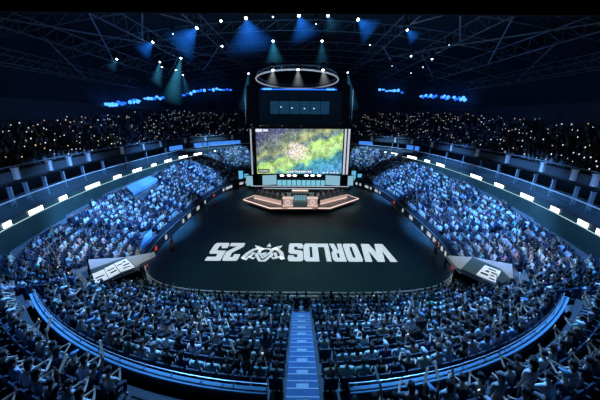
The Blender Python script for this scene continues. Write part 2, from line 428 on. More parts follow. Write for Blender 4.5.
# ------------------------------------------------------------------ lettering on the floor (reads from the stage side)
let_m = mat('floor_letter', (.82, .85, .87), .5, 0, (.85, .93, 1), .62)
YB, YT = 20.75, 24.25; HL = YT-YB
title = empty('floor_title', (0, YB, 0), 0, 'white block lettering WORLDS and 25 with winged emblem across the dark floor', 'floor lettering')
# glyphs in letter space: x right, y up (0..1), w = width; rotated half a turn when placed
def rect(x0, y0, x1, y1): return [(x0, y0), (x1, y0), (x1, y1), (x0, y1)]
S_ = .36
GL = {
 'O': [[(0, .1), (.08, 0), (.92, 0), (1, .1), (1, .9), (.92, 1), (.08, 1), (0, .9)], [(.41, .2), (.41, .8), (.59, .8), (.59, .2)]],
 'D': [[(0, 0), (.85, 0), (1, .12), (1, .88), (.85, 1), (0, 1)], [(.41, .2), (.41, .8), (.59, .8), (.59, .2)]],
 'L': [[(0, 0), (1, 0), (1, .22), (.42, .22), (.42, 1), (0, 1)]],
 'R': [[(0, 0), (.36, 0), (.36, .38), (.44, .38), (.6, 0), (1, 0), (.80, .42), (.97, .54), (.97, .88), (.84, 1), (0, 1)], [(.41, .56), (.41, .8), (.58, .8), (.58, .56)]],
 'S': [[(0, .1), (.08, 0), (.92, 0), (1, .1), (1, .5), (.9, .6), (.38, .64), (.38, .8), (.58, .8), (.62, .7), (1, .7), (1, .9), (.92, 1), (.08, 1), (0, .9), (0, .52), (.1, .43), (.62, .38), (.62, .2), (.38, .2), (.38, .31), (0, .31)]],
 'W': [[(.12, 0), (.40, 0), (.5, .5), (.60, 0), (.88, 0), (1, 1), (.78, 1), (.73, .42), (.61, 1), (.39, 1), (.27, .42), (.22, 1), (0, 1)]],
 '2': [[(0, 0), (1, 0), (1, .2), (.45, .2), (1, .52), (1, .9), (.92, 1), (.08, 1), (0, .9), (0, .66), (.41, .66), (.41, .81), (.59, .81), (.59, .58), (0, .22)]],
 '5': [[(0, .1), (.08, 0), (.92, 0), (1, .1), (1, .55), (.92, .64), (.41, .64), (.41, .8), (.95, .8), (.95, 1), (0, 1), (0, .46), (.59, .46), (.59, .19), (.41, .19), (.41, .32), (0, .32)]],
}
def glyph_mesh(polys, fn, name, m, z=.012):
    cu = bpy.data.curves.new(name, 'CURVE'); cu.dimensions = '2D'; cu.fill_mode = 'BOTH'
    for P in polys:
        sp = cu.splines.new('POLY'); sp.points.add(len(P)-1); sp.use_cyclic_u = True
        for q, pt in zip(P, sp.points): x, y = fn(*q); pt.co = (x, y, 0, 1)
    t = bpy.data.objects.new(name, cu); C.objects.link(t)
    me = bpy.data.meshes.new_from_object(t.evaluated_get(bpy.context.evaluated_depsgraph_get()))
    bpy.data.objects.remove(t); me.name = name; me.materials.clear(); me.materials.append(m)
    return me
xpos = [('W', 5.80, 8.65), ('O', 4.28, 5.66), ('R', 2.95, 4.17), ('L', 1.78, 2.84), ('D', .38, 1.76), ('S', -1.06, .32), ('2', -6.9, -5.48), ('5', -8.45, -7.0)]
for ch, x0, x1 in xpos:
    me = glyph_mesh(GL[ch], lambda a, b: (x1-(x1-x0)*a, HL-HL*b), 'letter' if ch.isalpha() else 'numeral', let_m)
    link(me.name, me, title, (0, 0, .012))
ex, ew, eh = -3.32, 1.82, 3.5
def em(zx, zy): return (ex+(zx-385)/130*ew, (125-zy)/100*eh)
def stroke(pts, w):
    P = [Vector(em(*p)) for p in pts]; L_, R_ = [], []
    for i, p in enumerate(P):
        a = P[max(i-1, 0)]; b = P[min(i+1, len(P)-1)]; d = (b-a).normalized(); nn = Vector((-d.y, d.x))*w
        L_.append(p+nn); R_.append(p-nn)
    return [(q.x, q.y) for q in L_+R_[::-1]]
E_ = [stroke([(255, 112), (278, 85), (305, 66), (340, 58)], .19), stroke([(515, 115), (498, 80), (472, 64), (440, 58)], .19),
      stroke([(255, 110), (280, 118), (291, 103), (325, 113), (345, 100), (372, 124), (400, 124), (430, 100), (455, 112), (488, 104), (515, 114)], .16),
      [em(*p) for p in ((305, 38), (345, 46), (380, 60), (362, 68), (322, 56))], [em(*p) for p in ((502, 38), (460, 46), (424, 60), (440, 68), (486, 56))],
      [em(*p) for p in ((406, 24), (424, 46), (390, 46))],
      stroke([(345, 74), (385, 110), (436, 74), (412, 58), (368, 60), (347, 74)], .16), [em(*p) for p in ((368, 84), (404, 78), (396, 97), (384, 99))],
      stroke([(300, 104), (318, 80)], .14), stroke([(470, 104), (458, 80)], .14), stroke([(340, 100), (338, 84)], .14), stroke([(436, 100), (440, 84)], .14)]
for i, P in enumerate(E_):
    pass
mb = MB()
for P in E_:
    bm = bmesh.new(); vs = [bm.verts.new((x, y, 0)) for x, y in P]; bm.faces.new(vs); bmesh.ops.triangulate(bm, faces=bm.faces)
    bm.verts.index_update(); mb.add([v.co[:] for v in bm.verts], [tuple(v.index for v in f.verts) for f in bm.faces]); bm.free()
mb.obj('emblem_print', let_m, title, (0, 0, .014))
# ------------------------------------------------------------------ stage
pink = glow('stage_pink_edge', (1, .70, .61), 1.25); pinkp = mat('desk_front_lit', (.6, .45, .40), .5, 0, (1, .66, .56), .30); deck_m = mat('stage_deck', (.16, .15, .16), .3, noise=.15)
SY = 0.85
def sp(u, v, z=SY): return on_z(u, v, z)
out = [sp(270, 208), sp(330, 208), sp(358.5, 198.5), sp(340, 192.5), sp(262, 192.5), sp(243.5, 199.5)]
podm0 = mat('floor_light', (.4, .3, .28), .5, 0, (1, .66, .56), .15)
stage = empty('main_stage', (0, 36, 0), 0, 'low angular stage with glowing pink edge in front of the screen', 'stage')
q = [(p.x, p.y-36) for p in out]
MB().prism(q, .55, SY).obj('deck', deck_m, stage)
MB().prism([(x*.9, y*.88) for x, y in q], 0, .55).obj('base', black, stage)
for a, b in ((5, 0), (0, 1), (1, 2), (2, 3), (4, 5)):
    MB().bar((*q[a], SY-.03), (*q[b], SY-.03), .07, 6).obj('edge_light', pink, stage)
for s_ in (-1, 1):
    MB().box((s_*2.0, -2.6, SY+.02), (.8, 1.5, .04)).obj('floor_light_panel', podm0, stage)
stp = MB()
for k in range(4): stp.box((0, 1.3+.35*k, SY+.09+.16*k), (2.2, .36, .18))
stp.obj('step_block', deck_m, stage)
# players' desks: two long angled desks, one seat block each
def line_pts(a, b, k): return [(a[0]+(b[0]-a[0])*i/(k-1), a[1]+(b[1]-a[1])*i/(k-1)) for i in range(k)]
DESKS = []
for nm, (pa, pb) in (('left', ((254.5, 198.2), (281.5, 204.6))), ('right', ((346.5, 197.6), (320, 204.2)))):
    a, b = sp(*pa), sp(*pb); d = b-a; ang = math.atan2(d.y, d.x); c = (a+b)/2; L = d.length
    if nm == 'right': ang += PI
    o = empty('player_desk', (c.x, c.y, SY+.006), ang, f'long angled player desk with glowing pink front panel, {nm} wing of the stage', 'desk', 'player desks')
    MB().box((0, 0, .26), (L, .12, .52)).obj('front_panel', pinkp, o)
    MB().box((0, .42, .74), (L+.1, .95, .05)).obj('desk_top', dark_metal, o)
    for s_ in (-1, 1): MB().box((s_*L/2, .4, .36), (.06, .8, .72)).obj('side_panel', black, o)
    MB().bar((-L/2, -.09, .04), (L/2, -.09, .04), .04).obj('edge_light', pink, o)
    DESKS.append((nm, c, ang, L))
scr = glow('monitor_back', (.25, .55, .8), .35)
mon = empty('monitor', (0, 0, -50), 0, 'x', 'monitor', 'player monitors'); MB().box((0, 0, .38), (.58, .04, .36)).obj('display', black, mon); MB().bar((0, 0, .02), (0, 0, .24), .03).box((0, 0, .01), (.25, .18, .02)).obj('stand', dark_metal, mon); MB().box((0, -.025, .38), (.2, .012, .1)).obj('logo_light', scr, mon)
chair = empty('gaming_chair', (0, 0, -50), 0, 'x', 'chair', 'player chairs')
MB().box((0, .03, .27), (.5, .36, .08)).obj('seat', black, chair); MB().box((0, .33, .72), (.5, .1, .95), 0, -.06, .85).obj('backrest', dark_metal, chair)
bs = MB().bar((0, 0, .05), (0, 0, .23), .035)
for k in range(5): bs.bar((0, 0, .07), (.2*math.cos(k*2*PI/5), .2*math.sin(k*2*PI/5), .05), .03)
bs.obj('base', dark_metal, chair)
PSEATS = []; first = True
for nm, c, ang, L in DESKS:
    for k in range(5):
        t = (k-2)*L*.19; ex_, ey_ = math.cos(ang), math.sin(ang)
        def at(dx, dy): return (c.x+ex_*dx-ey_*dy, c.y+ey_*dx+ex_*dy)
        pos = ordw(k+1); mx, my = at(t, .35); hx, hy = at(t, 1.35)
        inn = f'{pos} from the stage centre' if True else ''
        kk = k+1 if nm == 'right' else 5-k; inn = f'{ordw(kk)} from the stage centre'
        m_, c_ = (mon, chair)
        if first: mon.location = (mx, my, SY+.776); mon.rotation_euler.z = ang; chair.location = (hx, hy, SY+.001); chair.rotation_euler.z = ang; first = False
        else: m_ = dup(mon, (mx, my, SY+.776), ang); c_ = dup(chair, (hx, hy, SY+.001), ang)
        m_['label'] = f'black monitor on the {nm} player desk, {inn}'; c_['label'] = f'black gaming chair behind the {nm} player desk, {inn}'
        PSEATS.append((nm, inn, hx, hy, ang))
# glowing pods and centre gate
wp = glow('pod_glow', (1, .78, .68), .7); podm = mat('pod_body', (.6, .48, .44), .5, 0, (1, .68, .6), .35)
for nm, u in (('left', 288), ('right', 312.3)):
    p = sp(u, 206); o = empty('stage_pod', (p.x, p.y, SY+.045), 0, f'small pinkish glowing plinth with round emblem, {nm} of the stage gate', 'plinth', 'stage plinths')
    MB().box((0, 0, .525), (1.3, .8, 1.05)).obj('body', podm, o); MB().box((0, 0, 1.09), (1.42, .95, .07)).obj('cap', wp, o); MB().box((0, -.42, .12), (1.4, .06, .16)).obj('edge_light', wp, o)
    MB().bar((0, -.405, .6), (0, -.44, .6), .34, 20).obj('emblem_disc', wp, o); MB().bar((0, -.445, .6), (0, -.46, .6), .15, 12).obj('emblem_centre', podm, o)
gate = empty('stage_gate', (sp(300, 204).x, sp(300, 204).y+1.2, SY), 0, 'dark gate with teal lit lattice between the two glowing plinths', 'gate')
tl = glow('gate_teal', (.25, .6, .75), .5)
for s_ in (-1, 1): MB().box((s_*1.1, 0, .5), (.3, .3, 1.0)).obj('post', dark_metal, gate)
MB().box((0, 0, 1.08), (2.6, .35, .16)).obj('lintel', dark_metal, gate); MB().box((0, .1, .5), (1.9, .05, .75)).obj('lattice_panel', tl, gate)
for k in range(5): MB().box((-.8+.4*k, .05, .5), (.05, .05, .8)).obj('bar', black, gate)
cyan = glow('cyan_panel', (.25, .75, .95), .75); cyan_hot = glow('cyan_screen', (.38, .75, .95), .62)
# back of stage: row of teal panels, angled side screens, white edge strips
YW = 44.0
bw = empty('stage_backdrop', (0, YW, 0), 0, 'dark stage back wall holding a row of teal lit panels under the screen', 'backdrop')
zl = on_y(300, 187, YW).z; zh = on_y(300, 176, YW).z; x0 = on_y(277, 180, YW).x; x1 = on_y(325.5, 180, YW).x
MB().box((0, .45, zh/2), (14.6, .3, zh+.1)).obj('wall_panel', black, bw)
for k in range(10):
    w = (x1-x0)/10; MB().box((x0+w*(k+.5), 0, zl+(zh-zl)*.38), (w*.86, .1, (zh-zl)*.48)).obj('lit_panel', cyan, bw)
MB().box((0, -1.1, zl-.15), (15.0, 1.4, .3)).obj('upper_deck', dark_metal, bw)
for v, yy in ((188.5, -2.0), (186.3, -1.9)):
    z = on_y(300, v, YW+yy).z; MB().box((0, yy, z), (12.0 if v > 187 else 16.0, .05, .07)).obj('edge_strip', glow('strip_white', (.75, .85, 1), .9), bw)
MB().box((0, -2.4, on_y(300, 190.5, YW-2.4).z), (2.6, .1, .22)).obj('header_light', pink, bw)
for nm, ub, s_ in (('left', (262.5, 276.5), 1), ('right', (325.5, 340), -1)):
    a, b = on_y(ub[0], 180, YW-.9), on_y(ub[1], 180, YW-.3)
    if s_ < 0: a, b = on_y(ub[0], 180, YW-.3), on_y(ub[1], 180, YW-.9)
    c = (a+b)/2; L = (Vector((b.x-a.x, b.y-a.y, 0))).length; ang = math.atan2(b.y-a.y, b.x-a.x)
    o = empty('side_screen', (c.x, c.y, 0), ang, f'bright pale blue angled side screen, {nm} of the teal panels', 'screen', 'angled side screens')
    zb_, zt_ = on_y(300, 185, YW-.6).z, on_y(300, 175.3, YW-.6).z
    MB().box((0, 0, (zb_+zt_)/2), (L, .08, zt_-zb_)).obj('display', cyan_hot, o)
    fr = MB(); fr.box((0, .02, zt_+.06), (L+.2, .14, .12)).box((0, .02, zb_-.06), (L+.2, .14, .12)).box((-L/2-.06, .02, (zb_+zt_)/2), (.12, .14, zt_-zb_)).box((L/2+.06, .02, (zb_+zt_)/2), (.12, .14, zt_-zb_)); fr.obj('frame', black, o)
    zp_ = (zl+.01+zb_-.12)/2
    for s2 in (-1, 1): MB().box((s2*L/4, .05, zp_), (.15, .15, max(.02, zb_-.13-zl))).obj('post', dark_metal, o)
COLS = []
glowcol = glow('cyan_column', (.15, .6, .95), .8)
for nm, us in (('left', (241.5, 247)), ('right', (353, 359))):
    for k, u in enumerate(us):
        y = 49+1.2*k; a = on_y(u, 185.5, y); b = on_y(u, 171+3*k, y)
        COLS.append((a.x, y))
        where = 'nearer the stage' if (k == 1) == (nm == 'left') else 'nearer the stands'
        o = empty('light_column', (a.x, y, 0), 0, f'glowing cyan light column {nm} of the stage, {where}', 'light column', 'cyan light columns')
        MB().box((0, 0, .2), (.7, .5, .4)).obj('base', black, o)
        MB().box((0, 0, (b.z+.4)/2), (.75, .3, b.z-.4)).obj('light_tube', glowcol, o); MB().box((0, .2, (b.z+.2)/2), (.95, .1, b.z)).obj('back_plate', black, o)
for nm, u0_, u1_ in (('left', 246.5, 252.5), ('right', 347.5, 353.5)):
    yy = 45.6; a, b = on_y(u0_, 185.5, yy), on_y(u1_, 176, yy); zt_ = b.z
    o = empty('flank_screen', ((a.x+b.x)/2, yy, 0), 0, f'small bright cyan screen standing just {nm} of the stage back wall', 'screen', 'flank screens'); wd = b.x-a.x
    MB().box((0, 0, (a.z+zt_)/2), (wd, .08, zt_-a.z)).obj('display', cyan_hot, o); MB().box((0, .1, (a.z+zt_)/2), (wd+.2, .1, zt_-a.z+.2)).obj('frame', black, o); MB().box((0, .1, a.z/2), (.2, .15, a.z)).obj('post', dark_metal, o)
# ------------------------------------------------------------------ main video screen
sm = bpy.data.materials.new('screen_picture'); sm.use_nodes = True; nt = sm.node_tree; nt.nodes.clear()
def N(t, **k):
    x = nt.nodes.new(t)
    for a, b in k.items():
        if a in x.inputs: x.inputs[a].default_value = b
        else: setattr(x, a, b)
    return x
LK = nt.links.new
tc = N('ShaderNodeTexCoord'); sx = N('ShaderNodeSeparateXYZ'); LK(tc.outputs['Generated'], sx.inputs[0])
def math_(op, a, b):
    x = N('ShaderNodeMath', operation=op)
    for i, v in enumerate((a, b)):
        if isinstance(v, (int, float)): x.inputs[i].default_value = v
        else: LK(v, x.inputs[i])
    return x.outputs[0]
def ramp(fac, stops):
    r = N('ShaderNodeValToRGB'); LK(fac, r.inputs[0]); e = r.color_ramp.elements
    while len(e) < len(stops): e.new(.5)
    for el, (p, c) in zip(e, stops): el.position = p; el.color = (*c, 1)
    return r.outputs[0]
def mix(f, a, b):
    x = N('ShaderNodeMix', data_type='RGBA'); 
    if isinstance(f, (int, float)): x.inputs[0].default_value = f
    else: LK(f, x.inputs[0])
    LK(a, x.inputs[6]); LK(b, x.inputs[7]); return x.outputs[2]
def noise(s, det=4, off_=0.0):
    mp = N('ShaderNodeMapping'); mp.inputs['Scale'].default_value = (2.2, 1, 1); mp.inputs['Location'].default_value = (off_, off_*.7, 0); LK(tc.outputs['Generated'], mp.inputs[0])
    x = N('ShaderNodeTexNoise'); x.inputs['Scale'].default_value = s; x.inputs['Detail'].default_value = det; LK(mp.outputs[0], x.inputs['Vector']); return x.outputs['Fac']
X, Z = sx.outputs[0], sx.outputs[2]
n1 = noise(3.0); n2 = noise(9, 6, 3.1); n3 = noise(15, 3, 7.7)
wob = math_('MULTIPLY', math_('SUBTRACT', n1, .5), .55)
lane = math_('ADD', math_('SUBTRACT', math_('MULTIPLY', X, .80), Z), wob)      # grows from the upper left to the lower right
lane_c = ramp(math_('ADD', math_('MULTIPLY', lane, .8), .56), [(0.0, (.07, .07, .16)), (.20, (.16, .20, .14)), (.30, (.34, .36, .16)), (.38, (.10, .17, .20)), (.47, (.33, .52, .13)), (.60, (.42, .56, .24)), (.70, (.30, .50, .16)), (.78, (.05, .27, .33)), (1.0, (.05, .22, .42))])
tex = ramp(n2, [(.30, (.16, .18, .24)), (.46, (.55, .6, .6)), (.56, (1, 1, 1)), (.72, (1.5, 1.55, 1.6))])
mul = N('ShaderNodeMix', data_type='RGBA', blend_type='MULTIPLY'); mul.inputs[0].default_value = .75; LK(lane_c, mul.inputs[6]); LK(tex, mul.inputs[7])
hot = N('ShaderNodeVectorMath', operation='DISTANCE'); mp2 = N('ShaderNodeMapping'); mp2.inputs['Scale'].default_value = (1.5, 0, 1); LK(tc.outputs['Generated'], mp2.inputs[0]); LK(mp2.outputs[0], hot.inputs[0]); hot.inputs[1].default_value = (.70, 0, .5)
hmask = ramp(math_('ADD', hot.outputs['Value'], math_('MULTIPLY', math_('SUBTRACT', n3, .5), .5)), [(.08, (.75, .75, .75)), (.24, (0, 0, 0))])
hcol = ramp(noise(24, 3, 4.4), [(.38, (.22, .30, .55)), (.48, (.70, .42, .28)), (.58, (.80, .78, .75))])
m1 = mix(hmask, mul.outputs[2], hcol)
spk = ramp(noise(30, 3, 1.3), [(.56, (0, 0, 0)), (.70, (.5, .6, .65))])
add2 = N('ShaderNodeMix', data_type='RGBA', blend_type='ADD'); add2.inputs[0].default_value = .35; LK(m1, add2.inputs[6]); LK(spk, add2.inputs[7])
em_ = N('ShaderNodeEmission'); em_.inputs['Strength'].default_value = 1.6; LK(add2.outputs[2], em_.inputs['Color']); outn = N('ShaderNodeOutputMaterial'); LK(em_.outputs[0], outn.inputs[0])
YS = 46.0
a, b = on_y(255.5, 128.5, YS), on_y(342.5, 174, YS); w_, h_ = b.x-a.x, a.z-b.z; cz = (a.z+b.z)/2; cx_ = (a.x+b.x)/2
scn = empty('video_screen', (cx_, YS, b.z), 0, 'huge hanging video screen showing a bright green game map above the stage', 'screen')
MB().box((0, 0, h_/2), (w_, .12, h_)).obj('display', sm, scn)
fr = MB().box((0, .12, h_+.2), (w_+.8, .35, .4)).box((0, .12, -.2), (w_+.8, .35, .4)).box((-w_/2-.2, .12, h_/2), (.4, .35, h_)).box((w_/2+.2, .12, h_/2), (.4, .35, h_)); fr.obj('frame', black, scn)
MB().box((0, .5, h_/2), (w_+.6, .5, h_+.6)).obj('back_housing', dark_metal, scn)
ui_w = glow('screen_white', (.85, .92, 1), .95); ui_d = glow('screen_dark', (.03, .05, .07), .3)
def uip(x0, z0, x1, z1, m, name): MB().box((-w_/2+w_*(x0+x1)/2, -.08, h_*(z0+z1)/2), (w_*(x1-x0), .03, h_*(z1-z0))).obj(name, m, scn)
uip(.0, .93, .075, .99, ui_w, 'score_bar'); uip(.085, .94, .14, .985, ui_w, 'score_bar'); uip(.01, .02, .145, .10, ui_d, 'caption_bar'); uip(.02, .045, .13, .075, ui_w, 'caption_bar')
for k in range(11): uip(.355+.026*k, .03, .375+.026*k, .075, ui_w, 'status_box')
uip(.34, .075, .66, .085, ui_d, 'status_bar')
for k in range(5): uip(.77+.04*k, .02, .79+.04*k, .05, ui_w, 'status_box')
for nm, u in (('left', (250.2, 253.6)), ('right', (344.2, 347.8))):
    a1, b1 = on_y(u[0], 129, YS), on_y(u[1], 174, YS); wd = b1.x-a1.x
    o = empty('side_banner', ((a1.x+b1.x)/2, YS-.4, b1.z), 0, f'tall pair of pale lit strips hanging at the {nm} edge of the video screen', 'light strip', 'screen edge strips')
    hh = a1.z-b1.z; sm_ = glow('side_strip', (.75, .8, .95), .75)
    for s_ in (-1, 1): MB().box((s_*wd*.27, 0, hh/2), (wd*.3, .1, hh)).obj('light_strip', sm_, o)
    MB().box((0, .12, hh/2), (wd*1.25, .1, hh+.2)).obj('back_plate', black, o)
# hanging row of lamps just under the screen
for k, u in enumerate((282, 289, 294.8, 306.4, 312.6, 319)):
    p = on_y(u, 175.5, 43.0); o = empty('flood_lamp', p, 0, f'small white oval lamp under the video screen, {ordw(k+1)} from the left', 'lamp', 'lamps under the screen')
    MB().sphere((0, 0, 0), (.36, .22, .17)).obj('lamp_glass', glow('lamp_white', (1, .93, .85), 3.0), o); MB().box((0, .25, .05), (.6, .3, .4)).obj('housing', black, o); MB().bar((0, .25, .2), (0, .25, .7), .04).obj('bracket', dark_metal, o)
# ------------------------------------------------------------------ hanging ring over the stage
rn, rf = on_z(297, 69.5, 17.4), on_z(297, 88.5, 17.4); cy_ = (rn.y+rf.y)/2; hd = (rf.y-rn.y)/2; mid = Vector((0, cy_, 17.4)); zc_ = proj(mid)[2]; hw = 40/F*zc_
ccx = on_z(297, 78, 17.4).x
ring = empty('ring_truss', (ccx, cy_, 17.4), 0, 'pale oval ring truss hanging from the roof above the screen', 'lighting ring')
ell = [(hw*math.cos(2*PI*i/72), hd*math.sin(2*PI*i/72)) for i in range(72)]
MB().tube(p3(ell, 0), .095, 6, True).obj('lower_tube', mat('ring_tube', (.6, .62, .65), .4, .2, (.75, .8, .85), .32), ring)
MB().tube(p3([(x*.97, y*.97) for x, y in ell], .55), .07, 6, True).obj('upper_tube', truss_m, ring)
br = MB()
for i in range(0, 72, 2): br.bar((*ell[i], 0), (ell[(i+1) % 72][0]*.97, ell[(i+1) % 72][1]*.97, .55), .03, 4).bar((ell[(i+1) % 72][0]*.97, ell[(i+1) % 72][1]*.97, .55), (*ell[(i+2) % 72], 0), .03, 4)
br.obj('bracing', truss_m, ring)
for i in range(0, 72, 9): MB().bar((ell[i][0]*.97, ell[i][1]*.97, .5), (ell[i][0]*.9, ell[i][1]*.9, 7.3), .025, 4).obj('cable', dark_metal, ring)
# hanging dark box with blue light bar behind the ring
YX = 50.0
a, b = on_y(258, 90, YX), on_y(340, 126, YX)
hb = empty('hanging_gauze_box', ((a.x+b.x)/2, YX, b.z), 0, 'dark hanging box with faint blue window between ring and video screen', 'hanging box')
bwid, bh = b.x-a.x, a.z-b.z
MB().box((0, 1, bh/2), (bwid, 1.6, bh)).obj('housing', mat('gauze', (.02, .035, .045), .9, 0, (.02, .10, .16), .025, .3, 1.0), hb)
MB().box((0, .15, bh*.52), (bwid*.72, .06, bh*.36)).obj('window_panel', mat('blue_window', (.02, .06, .10), .5, 0, (.03, .18, .38), .2), hb)
for k, (u, v) in enumerate(((281, 107), (292, 108), (304.5, 108.5), (314, 108.5))):
    p = on_y(u, v, YX+.05)-hb.location; MB().sphere(p, (.16, .06, .08)).obj('pilot_lamp', glow('pilot', (.6, .85, 1), 1.2), hb)
for k in range(9): MB().bar((-bwid/2+bwid*k/8, .1, 0), (-bwid/2+bwid*k/8, .1, bh), .05, 4).obj('frame_bar', dark_metal, hb)
blue_bar = glow('blue_led', (.02, .16, 1.0), 1.3); blue_hot = glow('blue_led_hot', (.05, .25, 1.0), 3.0)
a, b = on_y(261, 89.2, YX-1), on_y(337, 89.2, YX-1)
lt = empty('lighting_truss', ((a.x+b.x)/2, YX-1, a.z), 0, 'straight truss with blue glowing bar under the oval ring', 'truss')
tw = b.x-a.x; MB().bar((-tw/2, 0, .3), (tw/2, 0, .3), .06).bar((-tw/2, .4, 0), (tw/2, .4, 0), .06).obj('chord', truss_m, lt)
MB().bar((-tw/2, -.05, 0), (tw/2, -.05, 0), .11).obj('blue_bar', blue_bar, lt)
for s_ in (-1, 1): MB().bar((s_*tw*.47, -.12, .02), (s_*tw*.36, -.12, .02), .13).obj('bright_end', blue_hot, lt)
for s_ in (-.4, .4): MB().bar((s_*tw, .1, .3), (s_*tw, .1, 7), .03, 4).obj('cable', dark_metal, lt)
# line-array loudspeakers at both sides
for nm, u, y in (('left', 250.5, 47), ('right', 346.5, 47), ('far left', 241, 52), ('far right', 357, 52)):
    p = on_y(u, 86, y); q = on_y(u, 124, y); hgt = (p.z-q.z)/11
    o = empty('line_array_speaker', (p.x, y, q.z), 0, f'black hanging stack of loudspeakers, {nm} of the oval ring', 'loudspeaker', 'hanging loudspeaker stacks')
    for k in range(11):
        yy = -.5*((10-k)/10)**2; MB().box((0, yy, hgt*(k+.5)), (1.25, .8, hgt*.9), 0, .02*(10-k)).obj('speaker_cabinet', black, o)
    MB().box((0, 0, hgt*11.2), (1.1, .5, .15)).bar((0, 0, hgt*11.2), (0, 0, 24.5-q.z), .04, 4).obj('rigging_frame', dark_metal, o)
# ------------------------------------------------------------------ roof trusses
def truss(pts, wd, label, grp, name='roof_truss', seg=2.0, rad=.055):
    o = empty(name, pts[0], 0, label, 'truss', grp); org = Vector(pts[0])
    P = [Vector(p)-org for p in pts]; L = sum((b-a).length for a, b in zip(P, P[1:])); k = max(4, int(L/seg)); P = [Vector(p) for p in resample([tuple(p) for p in P], k+1, False)]
    up = Vector((0, 0, wd)); MB().tube(P, rad, 5).obj('bottom_chord', truss_m, o); MB().tube([p+up for p in P], rad, 5).obj('top_chord', truss_m, o)
    br = MB()
    for i in range(k): br.bar(P[i], P[i+1]+up if i % 2 else P[i+1]+up, rad*.55, 4).bar(P[i], P[i]+up, rad*.5, 4)
    br.obj('bracing', truss_m, o); return o
def roof_z(x): return 21.6-3.6*(abs(x)/32)**2
for i, x in enumerate((-33, -25.5, -18, -11, 11, 18, 25.5, 33)):
    yl = 68 if abs(x) < 20 else 58
    side = 'left' if x < 0 else 'right'; od = ordw([4, 3, 2, 1, 1, 2, 3, 4][i])
    truss([(x, 11, roof_z(x)), (x*1.0, yl, roof_z(x))], 1.5, f'long grey roof truss running front to back, {od} {side} of the centre', 'long roof trusses')
for i, y in enumerate((17, 24, 31, 40, 50, 60, 70)):
    hx_ = min(max(p[0] for p in off(CR, CN, 12.4) if abs(p[1]-y) < 1.5), 36); xs = [(-hx_+2*hx_*k/24) for k in range(25)]
    truss([(x, y, roof_z(x)+1.6) for x in xs], 1.2, f'curved cross truss spanning the roof, {ordw(i+1)} from the front beam', 'cross roof trusses', 'cross_truss')
# diagonal stays between the long trusses
ck = 0
for s_, nm in ((-1, 'left'), (1, 'right')):
    for i, (x0_, y0_, x1_, y1_) in enumerate(((11, 22, 18, 34), (18, 22, 11, 34), (11, 40, 18, 54), (18, 40, 11, 54), (18, 26, 25.5, 40), (25.5, 26, 18, 40), (25.5, 30, 33, 44), (18, 44, 25.5, 56))):
        a = Vector((s_*x0_, y0_, roof_z(x0_)+.1+.6*(i % 2))); b = Vector((s_*x1_, y1_, roof_z(x1_)+.1+.6*(i % 2))); o = empty('diagonal_stay', a, 0, f'slender diagonal roof stay on the {nm} half, {ordw(i+1)} counted front to back', 'roof stay', 'diagonal roof stays')
        MB().bar((0, 0, 0), b-a, .075, 5).obj('tube', truss_m, o)
        MB().sphere((0, 0, 0), .16, 8, 5).obj('joint', truss_m, o)
for s_, nm in ((-1, 'left'), (1, 'right')):
    xs = [(s_*(37-.0*t), 14+t*1.0) for t in range(0, 46, 3)]
    pts = [(x_, y_, 17.6) for x_, y_ in off(CR, CN, 11.6) if x_*s_ > 0 and 12 < y_ < 55][::6]; pts.sort(key=lambda p_: p_[1])
    truss(pts, 1.2, f'curved edge truss along the {nm} rim of the roof', 'edge trusses', 'edge_truss')
# ------------------------------------------------------------------ blue light strips on the far outer wall
OWI = off(CR, CN, 13.4)
for k, (u0, u1, v0, v1) in enumerate(((105, 126, 106, 103.5), (129, 140, 102, 100.5), (144, 164, 100.5, 97.5), (182, 206, 95.5, 90), (420, 437, 96, 97.5), (441, 450, 98, 98.5), (453, 466, 98.5, 99.5), (378, 404, 89.5, 92.5), (208, 232, 89.5, 89.5))):
    side = 'left' if u0 < 300 else 'right'
    def wall_at(u, v):
        d = ray(u, v); best = None
        for t in [x*.25 for x in range(60, 480)]:
            p = Vector((0, 0, H))+d*t
            if not (lambda x, y: (abs(x)/(CC[0]+12.2))**2.4+(abs(y-38)/((29 if y > 38 else 40)+12.2))**2.4 < 1)(p.x, p.y): return p
        return p
    a, b = wall_at(u0, v0), wall_at(u1, v1); nm_o = ordw(k+1 if k < 4 else (5 if k == 8 else k-3))
    o = empty('blue_light_strip', a, 0, f'row of blue glowing lights high on the {side} wall, {nm_o} of its row', 'light strip', 'blue strips under the roof')
    d = b-a; kk = 7; rr = random.Random(k)
    MB().bar((0, 0, -.35), d+Vector((0, 0, -.35)), .1).obj('carrier_bar', dark_metal, o)
    for j in range(kk):
        p = d*((j+.5)/kk)+Vector((0, 0, rr.uniform(-.15, .35))); MB().sphere(p, (max(.35, d.length/kk*rr.uniform(.35, .62)), .3, rr.uniform(.14, .42)), 8, 5).obj('blue_lamp', blue_hot if rr.random() < .55 else blue_bar, o)
PS = off(CR, CN, 3.6); suite_blue = glow('suite_blue', (.06, .28, 1.0), .9)  # glowing panels stand in for blue LED wash on the suites
